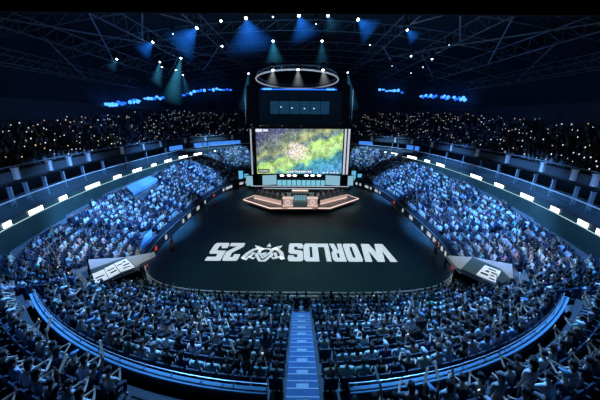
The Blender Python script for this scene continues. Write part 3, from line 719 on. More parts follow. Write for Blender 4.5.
for side, L in ((-1, ((176, 14), (206, 16), (232, 16))), (1, ((366, 14), (388, 14), (412, 14)))):
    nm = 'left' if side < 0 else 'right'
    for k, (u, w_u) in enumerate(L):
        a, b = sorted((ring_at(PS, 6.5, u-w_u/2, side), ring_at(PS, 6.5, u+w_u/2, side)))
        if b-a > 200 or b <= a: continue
        pts = PS[a:b+1]; o = empty('suite_wash_panel', (*pts[0], 6.4), 0, f'added blue wash panel inside the {nm} suite level, {ordw(k+1)} from the {nm} photo edge', 'display', 'suite wash panels'); q_ = [(x-pts[0][0], y-pts[0][1]) for x, y in pts]
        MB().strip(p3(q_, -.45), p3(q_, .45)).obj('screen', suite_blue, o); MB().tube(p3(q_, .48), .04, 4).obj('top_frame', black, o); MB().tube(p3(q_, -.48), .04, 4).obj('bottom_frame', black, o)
for u, v, y in ((118, 103, 38), (152, 99, 42), (193, 92, 48), (430, 96, 42), (458, 98, 40), (392, 91, 52)):
    p = on_y(u, v, y); l = bpy.data.lights.new('wall_glow', 'POINT'); l.energy = 160; l.color = (.04, .2, 1); l.shadow_soft_size = .4; lo = bpy.data.objects.new('wall_glow', l); C.objects.link(lo); lo.location = p  # added point lamps so the wall glows around the strips
# ------------------------------------------------------------------ moving head lights with haze beams
def beam_mat(name, col, s, L, W=1.0):
    m = bpy.data.materials.new(name); m.use_nodes = True; nt = m.node_tree; nt.nodes.clear()
    tc = nt.nodes.new('ShaderNodeTexCoord'); sx = nt.nodes.new('ShaderNodeSeparateXYZ'); nt.links.new(tc.outputs['Object'], sx.inputs[0])
    a = nt.nodes.new('ShaderNodeMath'); a.operation = 'MULTIPLY'; a.inputs[1].default_value = -1.0/L; nt.links.new(sx.outputs[2], a.inputs[0])     # 0 at the lens, 1 at the end
    r = nt.nodes.new('ShaderNodeValToRGB'); e = r.color_ramp.elements; e[0].position = 0; e[0].color = (1, 1, 1, 1); e[1].position = 1; e[1].color = (0, 0, 0, 1)
    x = e.new(.18); x.color = (.42, .42, .42, 1); x = e.new(.5); x.color = (.12, .12, .12, 1)
    nt.links.new(a.outputs[0], r.inputs[0])
    def mn(op, x, y=None):
        q = nt.nodes.new('ShaderNodeMath'); q.operation = op
        for i, v in enumerate((x, y)):
            if v is None: continue
            if isinstance(v, (int, float)): q.inputs[i].default_value = v
            else: nt.links.new(v, q.inputs[i])
        return q.outputs[0]
    rad = mn('ADD', mn('MULTIPLY', a.outputs[0], W-.1), .1)                                  # cone radius at this height
    d2 = mn('ADD', mn('POWER', sx.outputs[0], 2), mn('POWER', sx.outputs[1], 2))
    soft = mn('POWER', mn('MAXIMUM', mn('SUBTRACT', 1.0, mn('DIVIDE', d2, mn('MULTIPLY', rad, rad))), 0.0), 1.6)
    b = nt.nodes.new('ShaderNodeMath'); b.operation = 'MULTIPLY'; b.inputs[1].default_value = s; nt.links.new(mn('MULTIPLY', r.outputs[0], soft), b.inputs[0])
    e_ = nt.nodes.new('ShaderNodeEmission'); e_.inputs[0].default_value = (*col, 1); nt.links.new(b.outputs[0], e_.inputs[1])
    o = nt.nodes.new('ShaderNodeOutputMaterial'); nt.links.new(e_.outputs[0], o.inputs['Volume']); return m
lens_m = glow('lens_white', (.75, .92, 1), 16.0); lens_d = glow('lens_dim', (.55, .75, .9), 3.5)
BM = {'b': beam_mat('beam_blue', (.02, .22, .95), .42, 1), 't': beam_mat('beam_teal', (.06, .5, .75), .22, 1), 'g': beam_mat('beam_grey', (.5, .58, .62), .20, 1), 's': beam_mat('beam_soft', (.05, .3, .55), .10, 1)}
# u, v, depth Y, beam kind, beam end (u, v), half-width at end in m, size
LT = [(117, 59, 40, 's', (110, 70), 1.0, 1), (153, 42, 34, 'b', (141, 54), 1.3, 1), (197, 28, 30, 'b', (177, 50), 2.2, 1.2), (160, 62, 42, 't', (155, 84), .9, .9), (162, 67, 44, 's', (158, 88), .9, .8),
      (181, 58, 40, 't', (171, 104), 1.8, 1.1), (176, 70, 46, 's', (170, 92), 1.0, .8), (183, 75, 46, 's', (188, 96), 1.0, .9), (173, 34, 32, '', None, 0, .6), (246, 18, 27, 'b', (253, 52), 3.2, 1.1), (222, 46, 36, '', None, 0, .9),
      (273, 41, 34, 't', (275, 64), 1.5, 1), (221, 21, 28, '', None, 0, .9), (299, 15.5, 26, 'b', (306, 40), 1.9, 1.1), (328, 15.5, 26, 's', (334, 32), 1.2, .9), (358, 19.5, 27, 'b', (373, 34), 1.6, 1), (273, 17, 26, '', None, 0, .7),
      (322, 41, 34, 's', (322, 66), 1.2, 1), (370, 45, 36, '', None, 0, .7), (248.5, 73.5, 48, 's', (244, 112), 1.3, 1.1), (347.5, 72.5, 48, 's', (354, 112), 1.3, 1.1),
      (407, 30, 31, 'b', (416, 40), 1.0, .9), (411, 56, 40, '', None, 0, .9), (432, 59, 40, '', None, 0, .9), (411, 73, 46, '', None, 0, .7), (449, 45, 34, '', None, 0, .5), (423, 67, 44, '', None, 0, .7), (316, 24, 28, '', None, 0, .5), (392, 66, 42, '', None, 0, .5),
      (273, 70, 31.5, 'g', (272, 86), .95, 1.1), (298, 69.5, 31.3, 'g', (298, 88), .95, 1.1), (323, 70, 31.5, 'g', (325, 86), .95, 1.1)]
for k, (u, v, y, kind, end, hwid, sz) in enumerate(LT):
    p = on_y(u, v, y); hang = k >= len(LT)-3
    nb = 'clipped to the oval ring' if hang else 'hanging under the roof'
    where = f'{ordw([1, 2, 3][k-len(LT)+3])} from the left' if hang else ''
    lab = f'white spotlight clipped to the oval ring, {where}' if hang else ''
    if not hang:
        col = {'b': 'wide blue beam', 't': 'teal beam', 's': 'faint beam', '': 'no visible beam'}[kind]
        lab = [f'roof spotlight with {col}'][0]
        same = sorted([q for q in LT[:-3] if q[3] == kind], key=lambda q: q[0]); lab += f', {ordw(same.index(LT[k])+1)} of these counted from the left'
    o = empty('moving_head_light', p, 0, lab, 'spotlight', 'ring spotlights' if hang else 'roof spotlights')
    r_ = .115*sz
    d = (on_y(end[0], end[1], y)-p) if end else Vector((0, 0, -1)); dl = d.length; dn = d.normalized()
    MB().box((0, .1, .62), (.4, .4, .22)).obj('base', black, o)
    MB().box((-.24, .1, .3), (.06, .16, .55)).box((.24, .1, .3), (.06, .16, .55)).box((0, .1, .52), (.5, .16, .05)).obj('yoke', black, o)
    MB().bar(dn*-.1+Vector((0, .1, .12)), dn*.02+Vector((0, .04, .03)), .17, 10, .2).obj('lamp_head', black, o)
    MB().sphere((0, -.02, 0), r_, 10, 6).obj('lens', lens_m if sz >= .8 else lens_d, o)
    if kind:
        mb = MB(); nn = 20
        vs = [(.10*math.cos(2*PI*i/nn), .10*math.sin(2*PI*i/nn), -.1) for i in range(nn)]+[(hwid*math.cos(2*PI*i/nn), hwid*math.sin(2*PI*i/nn), -dl) for i in range(nn)]
        mb.add(vs, [(i, (i+1) % nn, nn+(i+1) % nn, nn+i) for i in range(nn)]+[tuple(range(nn-1, -1, -1)), tuple(range(nn, 2*nn))])
        me_key = beam_mat(f'beam_{kind}_{k}', {'b': (.015, .2, .95), 't': (.05, .42, .7), 's': (.04, .22, .42), 'g': (.5, .58, .62)}[kind], {'b': 1.9, 't': 1.2, 's': .8, 'g': 1.2}[kind]*sz*2.6/max(hwid, .8), dl, hwid)
        bo = mb.obj('light_beam', me_key, o); bo.rotation_euler = (-dn).to_track_quat('Z', 'Y').to_euler()
# ------------------------------------------------------------------ lamps that light the place, added fills among them
def spot(name, loc, tgt, power, col, angle=60, blend=.6, r=.3):
    l = bpy.data.lights.new(name, 'SPOT'); l.energy = power; l.color = col; l.spot_size = math.radians(angle); l.spot_blend = blend; l.shadow_soft_size = r
    o = bpy.data.objects.new(name, l); C.objects.link(o); o.location = loc; o.rotation_euler = (Vector(tgt)-Vector(loc)).to_track_quat('-Z', 'Y').to_euler(); return o
BL = (.13, .39, 1.0)
for s_ in (-1, 1):
    spot('bowl_spot', (s_*5, 24, 20.5), (s_*18.6, 27, 3.5), 74000, BL, 43)
    spot('bowl_spot', (s_*5, 40, 20.5), (s_*18.6, 41, 3.5), 80000, BL, 43)
    spot('bowl_spot', (s_*6, 52, 20.5), (s_*17, 57, 3.5), 42000, (.25, .56, 1.0), 42)
    spot('near_spot', (s_*8, 19, 20.0), (s_*8, 9, 3), 36000, (.14, .42, 1.0), 43)
    spot('near_spot', (s_*14, 20, 19.0), (s_*14.5, 8, 5), 17000, (.11, .38, 1.0), 46)
    spot('stage_spot', (s_*9, 24, 20), (s_*4.5, 37.5, 1.4), 9000, (1, .88, .82), 26)
    spot('truss_spot', (s_*14, 30, 9), (s_*15, 36, 24), 800, (.10, .48, .9), 90)
    spot('rear_spot', (s_*22, 55, 14), (s_*20, 50, 24), 350, (.05, .3, 1.0), 110)
for s_ in (-1, 1):
    spot('platform_fill', (s_*7, 26, 20), (s_*14.2, 16.8, 2.6), 15000, (.75, .9, 1.0), 22)  # added fill that brightens the corner canopies
    spot('bowl_spot', (s_*6, 14, 20), (s_*18, 19, 3.5), 30000, BL, 38)  # added fill for the dark near corner of the bowl
spot('near_spot', (0, 20, 20.5), (0, 9, 3), 22000, (.14, .44, .95), 36)
spot('stair_spot', (0, 14, 19.5), (.1, 9, 3), 2600, (.05, .28, 1.0), 13, .5)
spot('floor_spot', (0, 26, 21), (0, 20, 0), 7500, (.22, .70, .85), 62)
spot('truss_spot', (0, 34, 12), (0, 34, 24), 1600, (.05, .4, 1.0), 120)
w = bpy.data.worlds.new('world'); bpy.context.scene.world = w; w.use_nodes = True
w.node_tree.nodes['Background'].inputs[0].default_value = (.03, .10, .16, 1); w.node_tree.nodes['Background'].inputs[1].default_value = .05
vs_ = bpy.context.scene.view_settings; vs_.view_transform = 'Standard'; vs_.look = 'None'
# ------------------------------------------------------------------ people: detailed bodies
DG = bpy.context.evaluated_depsgraph_get
def skin_mesh(V, Ed, name, m, sub=1, extra=None):
    """V: list of (pos, radius or (rx, ry)); grows one continuous surface over the edges"""
    me = bpy.data.meshes.new(name); me.from_pydata([v[0] for v in V], Ed, [])
    o = bpy.data.objects.new(name, me); C.objects.link(o)
    md = o.modifiers.new('s', 'SKIN'); md.use_smooth_shade = True; md.branch_smoothing = .3
    if not me.skin_vertices: me.skin_vertices.new() if hasattr(me.skin_vertices, 'new') else None
    for sv, v in zip(me.skin_vertices[0].data, V):
        r = v[1]; sv.radius = r if isinstance(r, tuple) else (r, r)
    me.skin_vertices[0].data[0].use_root = True
    if sub: o.modifiers.new('u', 'SUBSURF').levels = sub
    out = bpy.data.meshes.new_from_object(o.evaluated_get(DG())); bpy.data.objects.remove(o)
    out.name = name; out.materials.clear()
    for x in (m if isinstance(m, list) else [m]): out.materials.append(x)
    return out
def limb(V, Ed, start, pts):
    last = start
    for p in pts: V.append(p); Ed.append((last, len(V)-1)); last = len(V)-1
    return last
def hand(V, Ed, wrist, fwd, side, up):
    """palm, four unequal bent fingers and a thumb leaving the side of the palm"""
    w = Vector(V[wrist][0]); f = Vector(fwd).normalized(); s_ = Vector(side).normalized(); u = Vector(up).normalized()
    palm = limb(V, Ed, wrist, [(tuple(w+f*.055), (.034, .022))])
    for k, (o_, L) in enumerate(((-.033, .062), (-.011, .075), (.011, .08), (.033, .07))):
        b = w+f*.095+s_*o_; limb(V, Ed, palm, [(tuple(b), .011), (tuple(b+f*L*.55+u*.012), .009), (tuple(b+f*L*.9+u*.036), .007)])
    b = w+f*.03+s_*.045; limb(V, Ed, palm, [(tuple(b), .012), (tuple(b+f*.035+s_*.018+u*.02), .009)])
def arm_path(pose, s_, stand):
    zc = 1.40 if stand else .97
    S = Vector((.185*s_, 0, zc))
    P = {'lap': [(.23, .02, -.27), (.13, .24, -.36)], 'up': [(.23, .10, .16), (.19, .16, .42)], 'wide': [(.24, .04, .17), (.235, .05, .43)],
         'phone': [(.21, .16, -.14), (.09, .34, .10)], 'clap': [(.225, .10, -.24), (.05, .30, -.10)], 'down': [(.235, -.02, -.29), (.22, .05, -.54)], 'lean': [(.22, .20, -.22), (.08, .40, -.14)]}[pose]
    e, h = [Vector((x*s_, y, zc+z)) for x, y, z in P]
    return S, e, h
def figure(stand, pr, pl, lean=0.0):
    """returns V, E of the body; seat facing +y, feet at y=.4"""
    zb = 0.93 if stand else .50; dz = 0.43 if stand else 0
    V = [((0, -.03, zb), (.15, .11)), ((0, -.05+lean*.3, .70+dz), (.135, .10)), ((0, -.04+lean*.7, .90+dz), (.15, .105)), ((0, -.02+lean, 1.01+dz), (.085, .075)), ((0, .0+lean, 1.08+dz), .055),
         ((0, .015+lean, 1.15+dz), (.078, .09)), ((0, .02+lean, 1.23+dz), (.082, .098)), ((0, .01+lean, 1.305+dz), (.05, .06))]
    Ed = [(i, i+1) for i in range(7)]
    hands = {}
    for s_, pose in ((1, pr), (-1, pl)):
        S, e, h = arm_path(pose, s_, stand)
        for q in (S, e, h): q.y += lean*(.9 if q is S else .8)
        a = limb(V, Ed, 2, [(tuple(S), .058), (tuple((S*.5+e*.5)), .05), (tuple(e), .041), (tuple(e*.5+h*.5), .039), (tuple(h), .027)])
        f = (h-e).normalized(); sd = Vector((-s_, 0, 0)); 
        if abs(f.x) > .8: sd = Vector((0, 1, 0))
        hand(V, Ed, a, f, sd, f.cross(sd)*(s_)); hands[s_] = h+f*.085
        if stand: limb(V, Ed, 0, [((.095*s_, -.02, .80), .088), ((.10*s_, 0, .5), .058), ((.105*s_, -.03, .28), .05), ((.105*s_, -.04, .09), .036), ((.11*s_, .06, .04), (.035, .03)), ((.115*s_, .15, .03), (.032, .02))])
        else: limb(V, Ed, 0, [((.10*s_, .05, .51), .085), ((.13*s_, .22, .52), .07), ((.14*s_, .34, .49), .055), ((.14*s_, .30, .28), .05), ((.14*s_, .25, .09), .036), ((.145*s_, .30, .04), (.035, .028)), ((.15*s_, .355, .03), (.032, .02))])
    return V, Ed, hands
def person_parts(stand, pr, pl, lean=0.0):
    V, Ed, hands = figure(stand, pr, pl, lean)
    dz = 0.43 if stand else 0; zh = 1.215+dz; yh = .015+lean
    me = skin_mesh(V, Ed, 'body', [skin_m, dark_eye])
    bm = bmesh.new(); bm.from_mesh(me)
    def add(mb, mi):
        t = mb.mesh('t', skin_m); k = len(bm.faces); bm.from_mesh(t); bm.faces.ensure_lookup_table()
        for f in bm.faces[k:]: f.material_index = mi
        bpy.data.meshes.remove(t)
    fy = yh+.088
    add(MB().sphere((0, fy+.008, zh-.015), (.014, .022, .022), 6, 4), 0)                    # nose
    for s_ in (-1, 1):
        add(MB().sphere((s_*.083, yh-.005, zh-.005), (.012, .022, .032), 6, 4), 0)          # ears
        add(MB().sphere((s_*.032, fy-.006, zh+.012), (.013, .008, .008), 6, 4), 1)          # eyes
    add(MB().sphere((0, fy-.004, zh-.055), (.024, .008, .006), 6, 4), 1)                    # mouth
    bm.to_mesh(me); bm.free()
    SV, SE = [], []
    zb = .93 if stand else .50
    SV = [((0, -.03, zb+.02), (.168, .128)), ((0, -.05+lean*.3, .70+dz), (.155, .122)), ((0, -.04+lean*.7, .90+dz), (.168, .125)), ((0, -.02+lean, 1.015+dz), (.09, .08))]; SE = [(0, 1), (1, 2), (2, 3)]
    for s_, pose in ((1, pr), (-1, pl)):
        S, e, h = arm_path(pose, s_, stand)
        for q in (S, e, h): q.y += lean*(.9 if q is S else .8)
        limb(SV, SE, 2, [(tuple(S), .07), (tuple(S*.5+e*.5), .064), (tuple(e*.9+S*.1), .056)])
    sh = skin_mesh(SV, SE, 'shirt', cloth)
    TV = [((0, -.03, zb-.01), (.165, .12))]; TE = []
    for s_ in (1, -1):
        if stand: limb(TV, TE, 0, [((.095*s_, -.02, .80), .10), ((.10*s_, 0, .5), .075), ((.105*s_, -.03, .28), .068), ((.105*s_, -.04, .12), .06)])
        else: limb(TV, TE, 0, [((.10*s_, .05, .51), .095), ((.13*s_, .22, .52), .082), ((.14*s_, .335, .49), .066), ((.14*s_, .30, .28), .062), ((.14*s_, .255, .13), .054)])
    tr = skin_mesh(TV, TE, 'trousers', cloth)
    return me, sh, tr, (0, yh, zh), hands
def hair_mesh(kind, c):
    mb = MB(); x, y, z = c
    bm = bmesh.new(); bmesh.ops.create_uvsphere(bm, u_segments=14, v_segments=10, radius=1)
    for v in bm.verts:
        v.co = Vector((v.co.x*.103, v.co.y*.122, v.co.z*.118))
    kill = [v for v in bm.verts if (v.co.y > .03 and v.co.z < .045) or (v.co.z < -.055)]
    bmesh.ops.delete(bm, geom=kill, context='VERTS')
    me = bpy.data.meshes.new('hair')
    if kind == 'cap':
        t = MB().sphere((0, .11, .06), (.075, .085, .012), 10, 4).mesh('t', cloth); bm.from_mesh(t); bpy.data.meshes.remove(t)
    if kind == 'long':
        t = MB().sphere((0, -.075, -.10), (.095, .055, .20), 10, 7).mesh('t', cloth); bm.from_mesh(t); bpy.data.meshes.remove(t)
    if kind == 'bun':
        t = MB().sphere((0, -.12, .07), (.055, .055, .055), 8, 6).mesh('t', cloth); bm.from_mesh(t); bpy.data.meshes.remove(t)
    if kind == 'tail':
        t = MB().sphere((0, -.13, -.05), (.035, .04, .15), 8, 6).mesh('t', cloth); bm.from_mesh(t); bpy.data.meshes.remove(t)
    for v in bm.verts: v.co += Vector((x, y, z+.012))
    bm.to_mesh(me); bm.free(); me.polygons.foreach_set('use_smooth', [True]*len(me.polygons)); me.materials.append(cloth); return me
POSES = {'seated with hands in lap': (False, 'lap', 'lap', 0), 'raising one arm': (False, 'up', 'lap', .02), 'raising both arms': (False, 'wide', 'wide', 0),
         'holding phone up': (False, 'phone', 'phone', .02), 'clapping': (False, 'clap', 'clap', .03), 'leaning forward': (False, 'lean', 'lean', .14),
         'standing': (True, 'down', 'down', 0), 'standing with arm raised': (True, 'up', 'down', 0)}
PARTS = {k: person_parts(*a) for k, a in POSES.items()}
HAIR = {(k, h): hair_mesh(h, PARTS[k][3]) for k in POSES for h in ('short', 'long', 'cap', 'bun', 'tail')}
CLOTH = [('white', (.70, .74, .78), 26), ('pale blue', (.33, .50, .66), 17), ('black', (.016, .018, .022), 30), ('navy', (.03, .05, .12), 14), ('grey', (.16, .18, .20), 11), ('teal', (.12, .38, .42), 4), ('tan', (.38, .26, .18), 2), ('pink', (.55, .28, .36), 2), ('cream', (.6, .55, .45), 4)]
HCOL = [((.012, .010, .010), 70), ((.035, .022, .014), 20), ((.16, .09, .045), 6), ((.35, .28, .3), 4)]
SKIN = [(.52, .36, .27), (.45, .30, .22), (.58, .42, .33), (.34, .22, .15)]
def pick(rr, L):
    t = rr.random()*sum(x[-1] for x in L)
    for x in L:
        t -= x[-1]
        if t <= 0: return x
    return L[-1]
def make_person(name, pose, loc, heading, label, cat, group, rr, shirt, hair, hcol, sc, tcol):
    b, s_, t, hc, hands = PARTS[pose]
    o = link(name, b, None, loc, heading); o.scale = (sc, sc, sc); o.color = (*rr.choice(SKIN), 1); tag(o, label, cat, group)
    for nm, me, col in (('shirt', s_, shirt), ('trousers', t, tcol), ('hair', HAIR[(pose, hair)], hcol)):
        c = link(nm, me, o); c.color = (*col, 1)
    return o
# ------------------------------------------------------------------ seats and where people sit
SEATS = []      # dict(x, y, z, h(heading), fam, row, idx, side)
def polyline_seats(pts, start, spacing):
    L = 0.0; want = start; out = []
    for a, b in zip(pts, pts[1:]):
        d = math.dist(a, b)
        while L+d >= want:
            f = (want-L)/d; dx, dy = (b[0]-a[0])/d, (b[1]-a[1])/d; out.append((a[0]+(b[0]-a[0])*f, a[1]+(b[1]-a[1])*f, dx, dy)); want += spacing
        L += d
    return out
SP = .53
for k in range(NROW):                                  # front block, both sides of the stairs
    row = near_row((k+.54)/NROW, 240)
    for side in (-1, 1):
        half = [p for p in row if (p[0]-.12)*side > 0]
        if side < 0: half = half[::-1]
        for i, (x, y, dx, dy) in enumerate(polyline_seats(half, .80, SP)):
            nx, ny = (-dy, dx) if side > 0 else (dy, -dx)
            if abs(x) > RX-.3 or near_plat(x, y): continue
            SEATS.append(dict(x=x, y=y, z=NZ[k], h=math.atan2(ny, nx)-PI/2, fam='front', row=NROW-k, idx=i+1, side=side))
for k in range(1, 9):                                  # block behind the balustrade
    r = RD[k]+.52
    for side, a_lo in ((-1, math.asin(min(1, 5.4/r))), (1, math.asin(1.45/r))):
        a = a_lo; i = 0
        while a < REARA-.01:
            x, y = RC[0]+side*r*math.sin(a), RC[1]-r*math.cos(a)
            if inC(x, y, .7): SEATS.append(dict(x=x, y=y, z=RZS[k], h=math.atan2(RC[1]-y, RC[0]-x)-PI/2, fam='rear', row=k, idx=i+1, side=side))
            i += 1; a += SP/r
CROWD = []
for k in range(22):                                    # side bowl: rows round the rink
    row = side_row(SD[k]+.36)
    for i, (x, y, dx, dy) in enumerate(polyline_seats(row, .2, .43)):
        if not inC(x, y, 1.1) or near_plat(x, y) or any(math.hypot(x-a_, y-b_) < 1.3 for a_, b_ in COLS): continue
        rr_ = math.hypot(x-RC[0], y-RC[1])
        if y < 24.6 and rr_ > RR-.2 and abs(math.atan2(x-RC[0], RC[1]-y)) < REARA+.02: continue
        if abs(x) < RX+.25 and y < 18: continue
        hx, hy = -dy, dx
        if hx*(0-x)+hy*(34-y) < 0: hx, hy = -hx, -hy
        j_ = R.uniform(-.09, .09)*(k > 1); x += hx*j_; y += hy*j_
        SEATS.append(dict(x=x, y=y, z=SZ[k], h=math.atan2(hy, hx)-PI/2, fam='side', row=k+1, idx=i+1, side=-1 if x < 0 else 1))
AISLES = (-.62, -.25, .12, .5, .9)
TARP = [[(126, 186), (150, 176), (158, 179), (133, 193)], [(140, 248), (144, 236), (151.5, 229), (152.5, 236)]]
def in_tarp(q): return any(inpoly(q[0]+a, q[1]+b, P) for P in TARP for a in (-4, 0, 4) for b in (-5, 0, 5))
def ter_z(x, y):
    d = min(math.hypot(x-a, y-b) for a, b in AR[::4]); return Z0+SLOPE*max(d-.25, 0)
tarp_m = mat('blue_tarp', (.16, .34, .62), .8, noise=.12, nscale=1.2)
for P, lab in zip(TARP, ('plain blue sheet covering a block of seats high in the left stand', 'plain blue sheet covering seats beside the left rinkside boards')):
    pts = []
    for u, v in P:
        z = 3.0
        for _ in range(30): p = on_z(u, v, z); z = .5*z+.5*(ter_z(p.x, p.y)+.40)
        pts.append(on_z(u, v, z))
    org = pts[0].copy(); pts = [p-org for p in pts]; nn = len(pts)
    o = empty('seat_cover', org, 0, lab, 'seat cover')
    sub_ = [[pts[0]*(1-a)*(1-b)+pts[1]*a*(1-b)+pts[2]*a*b+pts[3]*(1-a)*b+Vector((0, 0, .05*math.sin(a*19)*math.sin(b*9))) for a in [i/16 for i in range(17)]] for b in [j/5 for j in range(6)]]
    MB().add([p for r in sub_ for p in r], [(j*17+i, j*17+i+1, j*17+i+18, j*17+i+17) for j in range(5) for i in range(16)]).obj('sheet', tarp_m, o, smooth=True)
    MB().add(pts+[p-Vector((0, 0, .36)) for p in pts], [(i, (i+1) % nn, nn+(i+1) % nn, nn+i) for i in range(nn)]).obj('skirt', tarp_m, o)
vis = []
for s_ in SEATS:
    q = proj((s_['x'], s_['y'], s_['z']+.9))
    if not q or not (-8 < q[0] < 608 and 120 < q[1] < 412): continue
    if s_['y'] > 47 and abs(q[0]-300) < 52: continue
    if s_['fam'] == 'side' and (in_tarp(q) or any(abs(math.atan2(s_['y']-34, abs(s_['x']))-t) < .42/math.hypot(s_['x'], s_['y']-34) for t in AISLES)): continue
    s_['q'] = q; vis.append(s_)
vis.sort(key=lambda s_: s_['q'][2])
front_n = [s_ for s_ in vis if s_['fam'] != 'side']
rr = random.Random(5)
N_IND, N_SEAT = 300, 300
ind = front_n[:N_IND]; rest = front_n[N_IND:]+[s_ for s_ in vis if s_['fam'] == 'side']
rest.sort(key=lambda s_: s_['q'][2])
# ------------------------------------------------------------------ individual seats (nearest rows) and the rest of the seats as one mass
seat0 = empty('arena_seat', (0, 0, -60), 0, 'x', 'seat', 'seats near the camera')
MB().box((0, -.02, .305), (.44, .36, .05)).obj('seat_pan', seat_m, seat0)
MB().box((0, -.27, .66), (.44, .04, .46), 0, .1).obj('backrest', seat_m, seat0)
MB().box((0, -.12, .14), (.10, .10, .27)).box((0, -.15, .01), (.2, .24, .02)).obj('pedestal', dark_metal, seat0)
def where(s_):
    sd = 'left' if s_['side'] < 0 else 'right'
    if s_['fam'] == 'front': return f"{ordw(s_['idx'])} seat {sd} of stairs, {ordw(s_['row'])} row below the balustrade"
    return f"{ordw(s_['idx'])} seat {sd} of central gap, {ordw(s_['row'])} row behind balustrade"
first = True
for s_ in ind[:N_SEAT]:
    if first: o = seat0; o.location = (s_['x'], s_['y'], s_['z']); o.rotation_euler.z = s_['h']; first = False
    else: o = dup(seat0, (s_['x'], s_['y'], s_['z']), s_['h'])
    s_['seat'] = o; o['label'] = 'dark blue seat, '+where(s_)
sv, sf = [], []
base = MB().box((0, -.02, .305), (.42, .36, .05)).box((0, -.27, .66), (.44, .04, .46), 0, .1); bv = np.array(base.v)
for j, s_ in enumerate(ind[N_SEAT:]+[q for q in rest]):
    c, n_ = math.cos(s_['h']), math.sin(s_['h']); k = len(sv)
    for x, y, z in base.v: sv.append((s_['x']+c*x-n_*y, s_['y']+n_*x+c*y, s_['z']+z))
    sf += [tuple(k+i for i in f) for f in base.f]
mb = MB(); mb.v, mb.f = sv, sf
o = mb.obj('arena_seating', mat('seat_blue', (.012, .03, .07), .6)); tag(o, 'blue seats filling the stands farther from the camera', 'seats', kind='stuff')
# ------------------------------------------------------------------ the 300 nearest spectators
stick = MB().bar((0, 0, -.07), (0, 0, .44), .030, 8, .036).sphere((0, 0, .44), .036, 8, 4).mesh('cheering_stick', mat('stick_white', (.62, .75, .85), .4, 0, (.4, .75, 1), .12))
stick_b = MB().bar((0, 0, -.07), (0, 0, .44), .030, 8, .036).sphere((0, 0, .44), .036, 8, 4).mesh('cheering_stick', mat('stick_blue', (.22, .5, .75), .4, 0, (.15, .5, 1), .12))
grip = MB().bar((0, 0, -.14), (0, 0, -.07), .025, 8).mesh('grip', dark_metal)
phone = MB().box((0, 0, 0), (.075, .01, .15)).mesh('phone', black); pscr = MB().box((0, -.007, 0), (.066, .004, .135)).mesh('phone_screen', glow('phone_screen', (.6, .85, 1), 1.6))
pose_w = [('seated with hands in lap', 40), ('raising one arm', 11), ('raising both arms', 3), ('holding phone up', 9), ('clapping', 11), ('leaning forward', 14), ('standing', 1.5), ('standing with arm raised', 1.5)]
SHORT = {'seated with hands in lap': 'seated', 'raising one arm': 'one-arm-raised', 'raising both arms': 'arms-raised', 'holding phone up': 'phone-holding', 'clapping': 'clapping', 'leaning forward': 'leaning', 'standing': 'standing', 'standing with arm raised': 'standing'}
for s_ in ind:
    if rr.random() < .035: continue
    pose = pick(rr, pose_w)[0]; cn, cc, _ = pick(rr, CLOTH); hc = pick(rr, HCOL)[0]; hair = rr.choice(('short', 'short', 'long', 'long', 'tail', 'bun', 'cap'))
    if hair == 'cap': hc = rr.choice(((.5, .55, .6), (.02, .03, .05), (.1, .25, .4)))
    sc = rr.uniform(.88, 1.0); sd = 'left' if s_['side'] < 0 else 'right'
    lab = f"{SHORT[pose]} person in {cn} top, "+where(s_)
    lab = lab.replace(' of central gap', ' of gap').replace('below the', 'below')
    hd = s_['h']+rr.uniform(-.1, .1); c, n_ = math.cos(hd), math.sin(hd)
    stand = POSES[pose][0]
    yo = .28 if stand else -.02
    loc = (s_['x']-n_*yo, s_['y']+c*yo, s_['z']+.005)
    cj = tuple(min(1, x*rr.uniform(.8, 1.15)) for x in cc)
    p = make_person('spectator', pose, loc, hd, lab, 'person', 'spectators near the camera', rr, cj, hair, hc, sc, rr.choice(((.02, .025, .04), (.05, .06, .09), (.12, .12, .12))))
    hands = PARTS[pose][4]
    if pose in ('raising one arm', 'raising both arms', 'standing with arm raised') and rr.random() < .5:
        for sgn in ((1, -1) if pose == 'raising both arms' and rr.random() < .5 else (1,)):
            h = hands[sgn]*sc+Vector((0, .035, 0)); w_p = Vector((loc[0]+c*h.x-n_*h.y, loc[1]+n_*h.x+c*h.y, loc[2]+h.z))
            white = rr.random() < .65; o = link('cheering_stick', stick if white else stick_b, None, w_p); o.rotation_euler = (rr.uniform(-.5, .2), rr.uniform(-.45, .45), hd)
            hn = 'right hand' if sgn > 0 else 'left hand'
            tag(o, f"{'white' if white else 'blue'} cheering stick in {hn}, "+where(s_).replace(' of central gap', ' of gap'), 'cheering stick', 'cheering sticks'); link('grip', grip, o)
    if pose == 'holding phone up':
        h = (hands[1]+hands[-1])*.5*sc+Vector((0, .03, .05)); w_p = Vector((loc[0]+c*h.x-n_*h.y, loc[1]+n_*h.x+c*h.y, loc[2]+h.z))
        o = link('phone', phone, None, w_p); o.rotation_euler = (.15, 0, hd); tag(o, 'lit phone held up, '+where(s_), 'phone', 'phones held up'); link('phone_screen', pscr, o)
